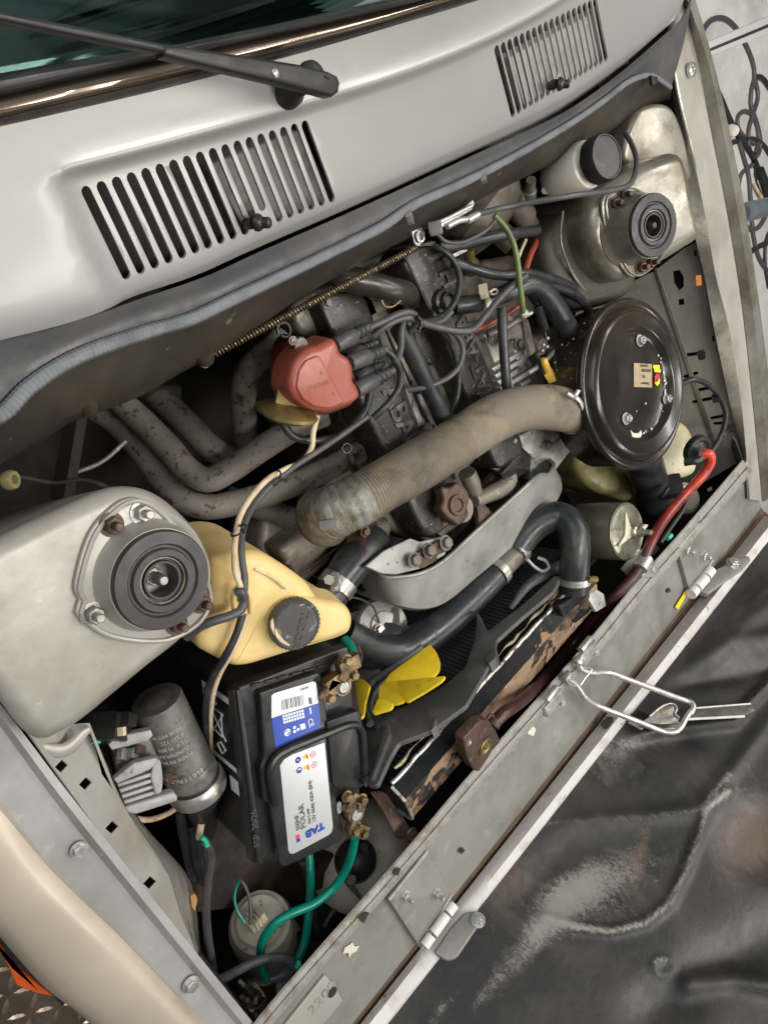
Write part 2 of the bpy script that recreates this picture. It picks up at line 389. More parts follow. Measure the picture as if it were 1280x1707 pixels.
m_bronze = M('trim_anodised', (.52, .42, .33), .22, .95, (.42, .32, .24), 4, (.4, .7), rv=.06)
m_olivecan = M('canister_olive', (.20, .19, .14), .35, .5, (.13, .12, .08), 16, (.42, .7), bump=.06)
m_sink = M('heat_sink_grey', (.36, .36, .345), .6, .2, (.24, .235, .22), 30, (.45, .7), (.14, .13, .115), 80, (.62, .7), bump=.15)
m_print = M('print_pale', (.40, .38, .33), .6, rv=0)
m_canlid = M('canister_lid', (.36, .35, .28), .3, .7, (.25, .23, .16), 30, (.42, .7))
m_filter = M('filter_black_gloss', (.011, .009, .007), .27, .0, (.030, .021, .011), 6, (.42, .7), bump=.03, bs=60, coat=.3, rv=.06, spec=.4, c4=(.4, .37, .33), s4=420, t4=(.735, .76))
m_white_hood = M('hood_lip_white', (.72, .69, .67), .5, 0, (.55, .50, .46), 25, (.48, .7), (.24, .12, .07), 70, (.655, .70), bump=.15)
m_gap = M('hinge_gap_brown', (.10, .065, .04), .7, 0, (.16, .11, .075), 30, (.45, .7))
m_label_white = M('label_white', (.82, .83, .83), .35, rv=0)
m_label_blue = M('label_blue', (.012, .055, .36), .3, rv=0)
m_label_silver = M('label_silver', (.60, .61, .62), .3, .55, (.66, .67, .68), 6, (.4, .7), rv=.04)
m_ink = M('ink_black', (.03, .03, .035), .5, rv=0)
m_ink_blue = M('ink_blue', (.012, .05, .33), .4, rv=0)
m_ink_red = M('ink_red', (.75, .03, .06), .4, rv=0)
m_ink_pink = M('ink_pink', (.80, .22, .30), .4, rv=0)
m_ink_amber = M('ink_amber', (.80, .48, .02), .4, rv=0)
m_tanlabel = M('label_tan', (.46, .35, .22), .35, .2, (.38, .28, .17), 40, (.4, .7), rv=.05)
m_stick_y = M('sticker_yellow', (.85, .62, .01), .4, rv=0)
m_orange = M('lens_orange', (.85, .13, .01), .2, rv=0, coat=.5)
m_orange2 = M('tape_orange', (.75, .28, .06), .5, 0, (.6, .2, .05), 200, (.45, .6))
m_concrete = M('concrete', (.62, .61, .58), .75, 0, (.42, .41, .39), 2.4, (.4, .7), (.68, .67, .64), 14, (.5, .75), bump=.1, bs=40, c4=(.30, .29, .27), s4=90, t4=(.66, .73))
m_tread = M('tread_plate', (.17, .135, .10), .45, .6, (.10, .078, .055), 9, (.42, .7), (.24, .2, .15), 40, (.6, .7), bump=.1)
m_lug = M('tread_lug', (.36, .30, .22), .38, .7, (.22, .17, .11), 20, (.45, .7))
m_dash = M('dashboard', (.15, .185, .18), .6, 0, (.10, .13, .125), 5, (.4, .7))
m_star = M('star_cream', (.66, .62, .48), .4, .1, rv=.05)
m_white_dust = M('paint_flake', (.62, .58, .48), .6, rv=0)
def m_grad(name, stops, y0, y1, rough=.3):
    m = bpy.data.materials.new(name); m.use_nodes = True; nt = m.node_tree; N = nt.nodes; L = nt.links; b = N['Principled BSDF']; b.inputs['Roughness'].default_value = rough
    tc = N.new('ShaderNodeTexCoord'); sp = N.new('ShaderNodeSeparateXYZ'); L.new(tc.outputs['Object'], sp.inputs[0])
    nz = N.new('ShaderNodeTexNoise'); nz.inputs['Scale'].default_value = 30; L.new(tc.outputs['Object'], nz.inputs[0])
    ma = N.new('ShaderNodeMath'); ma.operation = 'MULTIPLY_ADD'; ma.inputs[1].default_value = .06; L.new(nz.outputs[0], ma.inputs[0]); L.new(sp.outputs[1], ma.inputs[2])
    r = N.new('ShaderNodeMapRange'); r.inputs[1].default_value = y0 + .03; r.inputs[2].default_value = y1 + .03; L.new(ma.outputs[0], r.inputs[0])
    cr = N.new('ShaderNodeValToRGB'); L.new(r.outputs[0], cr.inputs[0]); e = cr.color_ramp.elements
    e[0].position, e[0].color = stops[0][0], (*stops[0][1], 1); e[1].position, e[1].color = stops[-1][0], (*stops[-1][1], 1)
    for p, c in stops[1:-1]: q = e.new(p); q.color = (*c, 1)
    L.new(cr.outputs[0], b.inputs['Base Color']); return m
def m_glass_make():
    m = bpy.data.materials.new('windscreen_glass'); m.use_nodes = True; nt = m.node_tree; N = nt.nodes; L = nt.links; N.remove(N['Principled BSDF'])
    t = N.new('ShaderNodeBsdfTransparent'); t.inputs[0].default_value = (.52, .60, .58, 1); g = N.new('ShaderNodeBsdfGlossy'); g.inputs['Roughness'].default_value = .06; g.inputs[0].default_value = (.85, .95, .93, 1)
    f = N.new('ShaderNodeFresnel'); f.inputs[0].default_value = 1.5; x = N.new('ShaderNodeMixShader'); L.new(f.outputs[0], x.inputs[0]); L.new(t.outputs[0], x.inputs[1]); L.new(g.outputs[0], x.inputs[2])
    L.new(x.outputs[0], N['Material Output'].inputs[0]); return m
m_glass = m_glass_make()
def m_hood_make():
    m = M('bonnet_underside_black', (.018, .018, .0182), .52, 0, (.058, .055, .050), 4, (.42, .72), bump=.35, bs=45, dist=1.2)
    nt = m.node_tree; N = nt.nodes; L = nt.links; b = N['Principled BSDF']; base = b.inputs['Base Color'].links[0].from_socket
    tc = N.new('ShaderNodeTexCoord'); mp = N.new('ShaderNodeMapping'); mp.inputs['Scale'].default_value = (1, 1, .5); mp.inputs['Rotation'].default_value = (0, .6, .5); L.new(tc.outputs['Object'], mp.inputs[0])
    for at, col, sc in (('dust', (.225, .205, .17), 19), ('brown', (.19, .13, .09), 30), ('dust', (.46, .445, .41), 120)):
        a = N.new('ShaderNodeAttribute'); a.attribute_name = at
        n = N.new('ShaderNodeTexNoise'); n.inputs['Scale'].default_value = sc; n.inputs['Detail'].default_value = 9; n.inputs['Roughness'].default_value = .68; n.inputs['Distortion'].default_value = 1.6; L.new(mp.outputs[0], n.inputs[0])
        ad = N.new('ShaderNodeMath'); ad.operation = 'ADD'; L.new(a.outputs['Fac'], ad.inputs[0]); L.new(n.outputs[0], ad.inputs[1])
        r = N.new('ShaderNodeMapRange'); r.inputs[1].default_value = .70 if sc < 100 else .80; r.inputs[2].default_value = 1.12 if sc < 100 else 1.0; r.inputs[4].default_value = .5 if sc < 100 else .4; L.new(ad.outputs[0], r.inputs[0])
        x = N.new('ShaderNodeMix'); x.data_type = 'RGBA'; L.new(r.outputs[0], x.inputs[0]); L.new(base, x.inputs[6]); x.inputs[7].default_value = (*col, 1); base = x.outputs[2]
    L.new(base, b.inputs['Base Color']); return m
m_hood = m_hood_make()
# ================================================================== ground
fl = []
struct('concrete_floor', ([Vector((1.62, -9, -.85)), Vector((14, -9, -.85)), Vector((14, 9, -.85)), Vector((1.62, 9, -.85))], [(0, 1, 2, 3)]), m_concrete)
tread = struct('tread_plate_floor', ([Vector((-9, -9, -.85)), Vector((1.615, -9, -.85)), Vector((1.615, 9, -.85)), Vector((-9, 9, -.85))], [(0, 1, 2, 3)]), m_tread)
def lugs():
    gs = []
    def fill(x0, x1, y0, y1):
        s = .043
        for i in range(int((x1 - x0) / s)):
            for j in range(int((y1 - y0) / s)):
                c = Vector((x0 + i * s, y0 + j * s, -.8495)); a = pi / 4 + (pi / 2 if (i + j) % 2 else 0); d = Vector((cos(a), sin(a), 0)); e = Vector((-sin(a), cos(a), 0))
                L, w_, hh = .021, .0075, .0035
                vs = [c + d * L, c + d * L * .5 + e * w_ * .8, c + e * w_, c - d * L * .5 + e * w_ * .8, c - d * L, c - d * L * .5 - e * w_ * .8, c - e * w_, c + d * L * .5 - e * w_ * .8,
                      c + d * L * .55 + Vector((0, 0, hh)), c - d * L * .55 + Vector((0, 0, hh))]
                gs.append((vs, [(0, 1, 8), (1, 2, 8), (2, 3, 9), (3, 4, 9), (2, 9, 8), (4, 5, 9), (5, 6, 9), (6, 7, 8), (7, 0, 8), (6, 8, 9)]))
    fill(-.95, -.1, -1.75, -.7); fill(.55, 1.25, -1.45, -.55)
    return join(*gs)
lg = part('tread_lugs', lugs(), m_lug, None, sharp=20); lg['kind'] = 'structure'
# ================================================================== car body
body = thing('car', 'metallic beige car body with its bonnet open and engine bay bared', 'car', Vector((.7, -.5, -.4)))
# ---- cowl with two rows of vent slots
cow = P3P(W(0, 572, .03), W(1150, 10, .03), W(500, 80, .085))
cedge = [(-90, 592), (0, 572), (125, 540), (240, 500), (340, 466), (430, 425), (560, 368), (640, 332), (720, 295), (790, 262), (870, 226), (940, 191), (990, 158), (1040, 120), (1095, 72), (1140, 28), (1156, -14), (1150, -60)]
ctop = [(1000, -60), (900, -32), (770, 6), (640, 45), (500, 86), (375, 119), (250, 151), (120, 183), (0, 209), (-90, 226)]
def dense(pts, n): return [Vector((q.x, q.y)) for q in catmull([Vector((p[0], p[1], 0)) for p in pts], n)]
cQ = [cow.uv((q.x, q.y)) for q in dense(cedge, 60)] + [cow.uv((q.x, q.y)) for q in dense(ctop, 40)]
def slots(t0, t1, b0, b1, n, wpx, skip):
    out = []
    A0, A1, B0, B1 = cow.uv(t0), cow.uv(t1), cow.uv(b0), cow.uv(b1)
    for i in range(n):
        t = i / (n - 1); a = A0.lerp(A1, t); b = B0.lerp(B1, t)
        d = (b - a).normalized()
        if i == skip: b = a.lerp(b, .80)
        out.append(capsule(a + d * wpx, b - d * wpx, wpx))
    return out
sl = slots((149, 314), (516, 204), (224, 470), (566, 340), 18, .0050, 11) + slots((836, 78), (1000, -2), (866, 196), (1020, 103), 18, .0050, 8)
ridge = [cow.uv((q.x, q.y)) for q in dense([(108, 292), (140, 283), (300, 240), (500, 183), (640, 140), (740, 103), (840, 58), (930, 8), (1010, -50)], 50)]
redge = [cow.uv((q.x, q.y)) for q in dense([(108, 292), (118, 320), (150, 400), (185, 470)], 12)]
def interp(x, L, ax):
    L = sorted(L, key=lambda q: q[ax])
    if x <= L[0][ax]: a, b = L[0], L[1]
    elif x >= L[-1][ax]: a, b = L[-2], L[-1]
    else:
        for a, b in zip(L, L[1:]):
            if a[ax] <= x <= b[ax]: break
    return a[1 - ax] + (b[1 - ax] - a[1 - ax]) * (x - a[ax]) / max(b[ax] - a[ax], 1e-6)
def cowh(u, v):
    p = Vector((u, v)); h = 0; best = 9; sgn = 1
    e = (v - interp(u, ridge, 0)) * .9; sm = lambda x: 1 / (1 + math.exp(-max(-40, min(40, x))))
    dx = 9
    dx = (u - interp(v, redge, 1)) * .9
    low = sm(-e / .0026) * sm(dx / .006)
    near = 9
    for a, b in zip(cQ[:59:2], cQ[2:61:2]):
        d = b - a; t = max(0, min(1, (p - a).dot(d) / d.length_squared)); near = min(near, (p - a - d * t).length)
    return -.010 * low + .0042 * math.exp(-((e - .003) / .0065) ** 2) * sm(dx / .01) - .006 * math.exp(-near / .012)
ridge2 = [Vector((q.x, q.y)) for q in resample([Vector((q.x, q.y, 0)) for q in ridge], 130)]
cowl = part('cowl_panel', sheet(cow, cQ, sl, cowh, .009, .0035, [r + Vector((0, k)) for k in (-.012, -.009, -.006, -.003, 0, .003, .006, .009, .013) for r in ridge2] + [r + Vector((k, 0)) for k in (-.012, -.006, 0, .006, .012) for r in redge], .013), m_paint, body, sharp=50)
pc = cow.up(-.05); part('plenum_floor', prism(pc, [(60, 560), (700, 300), (1100, 60), (1060, -40), (700, 90), (60, 250)], .003), m_void, body)  # near black sheet, the shade beneath the vent slots put into its colour
g = []
for a, b in (((352, 300), (560, 330)),): g.append(prism(cow.up(-.03), [(345, 275), (500, 215), (570, 345), (420, 400)], .02, .003, cr=.01))
part('heater_duct', join(*g), M('duct_grey_brown', (.20, .185, .17), .5, 0, (.10, .09, .08), 20), body)
part('heater_duct', prism(cow.up(-.028), [(850, 95), (1030, 0), (1050, 105), (880, 200)], .02, .003, cr=.01), M('duct_pale', (.42, .40, .37), .5, 0, (.3, .28, .25), 20), body)
# ---- windscreen
gp = Plane(W(200, 90, .105), (.06, -.60, .80))
part('dashboard', join(prism(ZP(.075), [(-700, 260), (760, 4), (760, -500), (-700, -500)], .02), prism(ZP(.09), [(40, 60), (110, 45), (330, -30), (200, -30)], .012, .004, cr=.02), prism(ZP(.09), [(75, 88), (260, 55), (560, -20), (420, -20)], .010, .004, cr=.02)), m_dash, body)
sealU = [(-90, 142), (0, 122), (125, 100), (275, 78), (450, 42), (640, 0), (740, -24)]; sealL = [(-90, 182), (0, 163), (150, 128), (310, 92), (500, 51), (640, 19), (790, -24)]
trimL = [(-90, 218), (0, 197), (200, 150), (400, 103), (560, 62), (640, 39), (760, 1), (850, -26)]; stripL = [(-90, 232), (0, 213), (250, 154), (375, 122), (500, 89), (640, 48), (770, 9), (880, -26)]
part('windscreen', prismQ(gp, [gp.uv(p) for p in sealU[::-1]] + [gp.uv((-90, -700)), gp.uv((740, -700))] if area2([gp.uv(p) for p in sealU[::-1]] + [gp.uv((-90, -700)), gp.uv((740, -700))]) > 0 else list(reversed([gp.uv(p) for p in sealU[::-1]] + [gp.uv((-90, -700)), gp.uv((740, -700))])), .005), m_glass, body)
def zz(P, z): return [(a, b, z) for a, b in P]
mid = lambda A, B, z, k=.5: [Vector(p).lerp(q, k) for p, q in zip(catmull(P3(zz(A, z)), 20), catmull(P3(zz(B, z)), 20))]
part('windscreen_seal', band([zz(sealU, .108), mid(sealU, sealL, .116, .3), mid(sealU, sealL, .114, .7), zz(sealL, .100)], 50, 12, .006), m_rubber, body)
part('windscreen_trim', band([zz(sealL, .103), mid(sealL, trimL, .112, .25), mid(sealL, trimL, .113, .6), zz(trimL, .100)], 50, 12, .004), m_bronze, body)
part('trim_gasket', band([zz(trimL, .101), mid(trimL, stripL, .103), zz(stripL, .087)], 50, 6, .006), m_rubber, body)
# ---- wings
F0 = zz([(-50, 1118), (0, 1172), (115, 1322), (310, 1566), (420, 1702), (480, 1772)], -.030)
F0b = zz([(-50, 1118), (0, 1172), (115, 1322), (310, 1566), (420, 1702), (480, 1772)], -.002)
F1 = zz([(-58, 1128), (-8, 1182), (104, 1331), (299, 1575), (409, 1711), (468, 1780)], .0)
F2 = zz([(-64, 1136), (-14, 1192), (96, 1340), (291, 1583), (402, 1718), (460, 1786)], -.010)
F3 = zz([(-70, 1262), (0, 1336), (90, 1446), (200, 1556), (318, 1678), (410, 1780)], -.008)
F4 = zz([(-78, 1266), (-6, 1342), (84, 1453), (194, 1562), (310, 1684), (402, 1786)], .008)
F5 = zz([(-80, 1400), (0, 1470), (110, 1560), (200, 1635), (290, 1720), (350, 1790)], .014)
F6 = zz([(-80, 1490), (0, 1561), (92, 1658), (135, 1690), (170, 1720), (240, 1790)], -.020)
F7 = [p - Vector((-.01, 0, .25)) for p in P3(F6)]
lw = part('front_wing', band([F0, F0b, F1, F2, F3], 50, 0, .003), m_gutter, body)
part('wing_crown', band([F3, F4, F5, F6, F7], 50, 22, .003), m_wing_reflect, body)
for q in ((132, 1416), (318, 1640)):
    part('wing_bolt', hexbolt(W(*q, -.006), (0, 0, 1), rm(11, W(*q))), m_zinc, lw)
R0 = zz([(1092, -30), (1105, 75), (1120, 162), (1140, 270), (1154, 377), (1173, 458), (1190, 550), (1225, 715), (1236, 765)], -.02)
R1 = zz([(1102, -30), (1115, 51), (1128, 145), (1154, 256), (1178, 377), (1192, 458), (1215, 550), (1238, 700), (1247, 832)], 0)
R2 = zz([(1135, -30), (1146, 24), (1167, 119), (1185, 215), (1209, 337), (1229, 458), (1240, 540), (1257, 700), (1270, 836)], -.006)
R3 = zz([(1140, -30), (1150, 10), (1178, 102), (1200, 205), (1222, 323), (1240, 431), (1254, 530), (1272, 700), (1282, 830)], .010)
R4 = zz([(1147, -30), (1160, 10), (1186, 100), (1214, 220), (1240, 350), (1254, 440), (1268, 540), (1288, 700), (1300, 830)], .010)
R5 = [p - Vector((-.015, 0, .25)) for p in P3(R4)]
rw = part('front_wing', band([R0, R1], 40, 0, .003), m_bay2, body)
part('wing_gutter', band([R1, R2], 40, 0, .003), m_bay, body)
part('wing_crown', band([R2, R3, R4, R5], 40, 0, .003), m_bay2, body)
part('rubber_buffer', lathe(W(1149, 117, .0), (0, 0, 1), [(.013, 0), (.013, .006), (.010, .009), (.009, .006), (.004, .006), (.004, .010), (.003, .011)], 24), m_zinc, rw)
# corner piece at the end of the right wing and orange dab
part('orange_mark', prism(P3P(W(1165, 468, -.018), W(1175, 500, -.018), W(1172, 470, -.012)), [(1159, 460), (1168, 459), (1169, 475), (1160, 477)], .002), m_orange2, body)
# ---- inner wings
ip = P3P(W(70, 1245, -.022), W(420, 1705, -.022), W(250, 1400, -.045))
hol = []
for cx, cy in ((103, 1277), (143, 1306), (187, 1379), (250, 1471)):
    hol.append(poly(ip, [(cx - 11, cy + 2), (cx - 1, cy + 11), (cx + 11, cy - 2), (cx + 1, cy - 11)]))
part('inner_wing', sheet(ip, poly(ip, [(40, 1212), (150, 1205), (170, 1290), (205, 1340), (236, 1395), (282, 1460), (300, 1520), (328, 1590), (375, 1655), (430, 1712), (400, 1712)]), hol, None, .03, .002), m_bay, body)
B1 = [(150, 1205, -.04), (205, 1340, -.045), (282, 1460, -.045), (328, 1590, -.045), (400, 1690, -.04)]
B2 = [(160, 1255, -.15), (240, 1375, -.16), (318, 1470, -.17), (337, 1590, -.2), (410, 1680, -.2)]
B3 = [(170, 1250, -.42), (250, 1390, -.42), (325, 1490, -.5), (360, 1590, -.5), (420, 1670, -.5)]
part('inner_wing', band([B1, B2, B3], 24, 0, .003), m_bay, body)
part('side_plate', prism(P3P(W(300, 1462, -.14), W(318, 1560, -.14), W(310, 1500, -.17)), [(296, 1455), (306, 1462), (322, 1490), (322, 1540), (312, 1552), (300, 1520), (292, 1480)], .006, .002), m_bay, body)
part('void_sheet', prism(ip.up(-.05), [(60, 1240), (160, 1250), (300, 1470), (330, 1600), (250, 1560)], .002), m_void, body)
rp = P3P(W(1165, 405, -.03), W(1230, 745, -.03), W(1010, 640, -.30))
hr = [poly(rp, [(1121, 452), (1132, 450), (1139, 462), (1139, 478), (1131, 485), (1123, 472)]), poly(rp, [(1130, 499), (1139, 498), (1140, 508), (1131, 509)]), poly(rp, [(1156, 418), (1160, 418), (1161, 427), (1157, 427)]), poly(rp, [(1186, 560), (1190, 559), (1191, 569), (1187, 570)])]
for a, b in (((1142, 592), (1172, 588)), ((1141, 628), (1160, 622)), ((1160, 651), (1182, 646)), ((1156, 670), (1200, 661)), ((1186, 697), (1206, 693)), ((1191, 706), (1208, 705))):
    hr.append(capsule(rp.uv(a), rp.uv(b), .0045, 4))
part('inner_wing', sheet(rp, poly(rp, [(960, 520), (990, 500), (1090, 452), (1140, 414), (1166, 400), (1192, 552), (1226, 716), (1238, 766), (1180, 800), (1080, 850), (900, 900), (900, 700)]), hr, None, .03, .002), m_bay, body)
part('inner_wing_seam', prism(rp.up(.004), [(1089, 448), (1094, 447), (1120, 520), (1180, 700), (1196, 752), (1190, 754), (1112, 520)], .003, .001), m_bay2, body)
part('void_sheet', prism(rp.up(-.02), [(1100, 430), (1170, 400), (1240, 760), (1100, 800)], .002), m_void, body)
# ---- bulkhead lip under the seal
beadL = [(-90, 715), (0, 692), (50, 645), (125, 597), (240, 555), (320, 531), (390, 498), (500, 446), (590, 402), (640, 376), (690, 342), (765, 308), (855, 262), (960, 200), (1010, 165), (1050, 135), (1085, 126), (1118, 146)]
lipL = [(-90, 800), (0, 770), (55, 742), (100, 706), (150, 690), (220, 664), (300, 616), (350, 590), (420, 545), (500, 488), (580, 440), (690, 385), (760, 345), (850, 300), (930, 262), (1000, 225), (1060, 185), (1112, 158)]
lip2 = [p + Vector((0, .06, -.3)) for p in P3(zz(lipL, -.07))]
part('bulkhead_lip', band([zz(beadL, .018), [v.lerp(u, .55) + Vector((0, -.012, 0)) for v, u in zip(catmull(P3(zz(beadL, .01)), 30), catmull(P3(zz(lipL, -.05)), 30))], zz(lipL, -.07), lip2], 70, 14, .003), m_lip, body)
for q, q2 in (((335, 580), (345, 603)), ((140, 655), (150, 688)), ((1018, 185), (1028, 212))):
    part('lip_stud', join(lathe(W(*q, -.03), W(*q2, -.05) - W(*q, -.03), [(.014, 0), (.013, .012), (.010, .026), (.004, .030)], 16)), m_lip, body)
part('cable_eye', join(prism(ZP(-.02), [(686, 386), (688, 378), (700, 376), (709, 386), (706, 402), (700, 411), (692, 408)], .004, .001, cr=.003), lathe(W(698, 395, -.019), (0, 0, 1), [(.008, 0), (.008, .004), (.005, .004), (.005, -.002)], 20)), m_steel, body)
[part('seal_clip', box(W(x, y, .03), RX, RZ, .014, .008, .006, .001), m_steel, body) for x, y in ((681, 358), (684, 366), (806, 298))]
part('firewall', band([[Vector((-.05, .09, .02)), Vector((1.45, .09, .02))], [Vector((-.05, .05, -.84)), Vector((1.45, .05, -.84))]], 4, 0, .004), m_void, body)  # unseen bulkhead sheet, added to keep light out of the bay
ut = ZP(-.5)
part('side_shade_sheet', band([[Vector((-.045, .05, -.04)), Vector((-.045, -1.15, -.04))], [Vector((-.045, .05, -.84)), Vector((-.045, -1.15, -.84))]], 4, 0, .003), m_void, body); part('side_shade_sheet', band([[Vector((1.60, .05, -.03)), Vector((1.60, -1.15, -.03))], [Vector((1.60, .05, -.84)), Vector((1.60, -1.15, -.84))]], 4, 0, .003), m_void, body); part('front_shade_sheet', band([[Vector((-.045, -1.14, -.06)), Vector((1.60, -1.14, -.06))], [Vector((-.045, -1.14, -.84)), Vector((1.60, -1.14, -.84))]], 4, 0, .003), m_void, body)  # near black sheets added so gaps at the sides and front read as shade
part('under_shade_sheet', sheet(ut, [Vector(q) for q in ((-.04, .05), (-.04, -1.13), (.40, -1.13), (.40, -.72), (.66, -.72), (.66, -1.13), (1.59, -1.13), (1.59, .05))][::1], (), None, .3, .003), m_void, body)  # near black sheet added so gaps round the engine read as deep shade
# ---- strut towers
tl = Plane(W(262, 957, .03), (.05, -.02, 1))
tlo = [(-70, 940), (-20, 912), (60, 872), (125, 842), (170, 822), (212, 813), (262, 822), (312, 860), (345, 902), (360, 945), (358, 985), (345, 1020), (312, 1066), (250, 1117), (195, 1163), (140, 1208), (110, 1226), (78, 1240), (52, 1230), (0, 1166), (-70, 1080)]
part('strut_tower', prism(tl, tlo, .34, .018, -.06, smooth=90, k=6), m_bay, body)
part('weld_bead', tube([(70, 1246), (100, 1252), (122, 1242), (140, 1222), (150, 1216)], [8, 12, 13, 12, 6], z=-.026, n=14, flat=.5), m_bay, body)
tr = Plane(W(1080, 371, .03), (-.28, .05, 1))
tro = [(984, 372), (990, 338), (1008, 312), (1035, 294), (1068, 274), (1105, 258), (1140, 252), (1154, 280), (1165, 340), (1172, 396), (1152, 412), (1100, 444), (1062, 464), (1034, 468), (1005, 446), (989, 410)]
part('strut_tower', prism(tr, tro, .26, .030, .012, smooth=80, k=7), m_bay2, body)
part('tower_shelf', prism(Plane(W(1090, 230, -.02), (-.2, -.1, 1)), [(1040, 262), (1060, 190), (1104, 172), (1126, 186), (1150, 262), (1154, 300), (1060, 300)], .05, .01, .0, smooth=40), m_bay2, body)
part('weld_bead', tube([(938, 352), (934, 400), (946, 440), (964, 472), (987, 496), (1010, 498)], [2, 2.5, 3, 3, 2], z=-.058, n=24), m_bay2, body)
part('tower_base', prism(Plane(W(960, 420, -.06), (-.3, .1, 1)), [(905, 400), (925, 372), (950, 350), (1060, 400), (1060, 480), (1000, 512), (960, 512), (920, 470)], .3, .02, .03, smooth=50), M('tower_base_sealed', (.055, .048, .035), .6, .1, (.05, .042, .03), 20, bump=.6, bs=120), body)
# ---- front panel
prear = [(400, 1740), (425, 1703), (530, 1581), (640, 1458), (695, 1394), (785, 1288), (860, 1203), (920, 1136), (990, 1056), (1060, 970), (1130, 891), (1180, 833), (1237, 766)]
shift = lambda L, dx, dy: [(a + dx, b + dy) for a, b in L]
pfront = [(558 + 710 * i / 11, 1744 - 898 * i / 11) for i in range(12)]
fp = part('front_panel', band([zz(shift(prear, 9, 9), -.008), zz(pfront, -.010)], 60, 0, .003), m_panel, body)
part('panel_flange', band([zz(shift(prear, 2, 2), -.05), zz(prear, .002), zz(shift(prear, 9, 9), .004), zz(shift(prear, 11, 11), -.006)], 60, 0, .002), m_flange, fp)
part('panel_flange', band([zz(shift(prear, 10, 12), .006), zz(shift(prear, 16, 18), .006), zz(shift(prear, 18, 20), -.007)], 60, 0, .002), m_flange, fp)
part('drip_channel', band([zz(pfront, -.012), zz(shift(pfront, 5, 6), -.020), zz(shift(pfront, 13, 13), -.020), zz(shift(pfront, 16, 16), -.006)], 60, 0, .003), m_gap, body)
pfl = [Vector((p.x, p.y - .12, -.35)) for p in P3(zz(shift(pfront, 16, 16), -.02))]
part('front_valance', band([zz(shift(pfront, 16, 16), -.024), pfl], 20, 0, .003), m_gap, body)
def flatp(pl, pts, d, **k): return prism(pl, pts, d, **k)
zpn = ZP(.0)
for h in ([(656, 1458), (662, 1446), (668, 1448), (664, 1460)], [(598, 1530), (608, 1520), (616, 1522), (606, 1540)], [(765, 1419), (770, 1412), (775, 1418), (769, 1424)], [(1111, 984), (1115, 979), (1118, 985), (1113, 989)], [(1178, 815), (1185, 811), (1187, 816), (1180, 820)], [(1236, 797), (1242, 795), (1241, 806), (1236, 808)], [(960, 1082), (968, 1072), (972, 1078), (964, 1088)]):
    part('panel_hole', prism(ZP(-.0045 if h[0][0] not in (656, 598, 1178, 960) else .0085), h, .001), m_void, fp, smooth=False)
part('paint_chip', prism(ZP(-.0055), [(575, 1580), (583, 1575), (588, 1571), (591, 1578), (599, 1577), (594, 1586), (586, 1590), (583, 1597), (580, 1588), (572, 1590)], .001), m_white_dust, fp)
part('paint_chip', prism(ZP(-.0055), [(878, 1212), (887, 1208), (893, 1216), (889, 1227), (880, 1224), (877, 1218)], .001), m_white_dust, fp)
for x, y in [(470 + 745 * (i + .5) / 16, 1664 - 872 * (i + .5) / 16) for i in range(16)]:
    part('spot_weld', lathe(W(x - 6, y + 14, -.0046), (0, 0, 1), [(.0055, 0), (.0045, .0006), (.003, .0002), (.001, .0)], 14), m_panel, fp)
# plates riveted on the panel
np_ = part('name_plate', prism(ZP(-.003), [(478, 1706), (542, 1626), (552, 1636), (572, 1668), (536, 1712), (508, 1745), (450, 1745)], .004, .001), m_bay, fp)
part('plate_hole', lathe(W(554, 1654, -.0022), (0, 0, 1), [(.008, 0), (.008, .0006)], 20), m_void, np_)
dx = (W(542, 1640) - W(500, 1692))
part('embossed_text', textgeo('2200', W(520, 1694, -.0026), dx, Vector((-dx.y, dx.x, 0)), .026, .0006), m_flange, np_)
np2 = part('name_plate', prism(ZP(-.002), [(1182, 846), (1214, 806), (1216, 826), (1188, 862)], .005, .0015), m_panel, fp)
dx = (W(1212, 826) - W(1190, 852)); part('embossed_text', textgeo('2000', W(1191, 854, -.0015), dx, Vector((-dx.y, dx.x, 0)), .020, .0006), m_flange, np2)
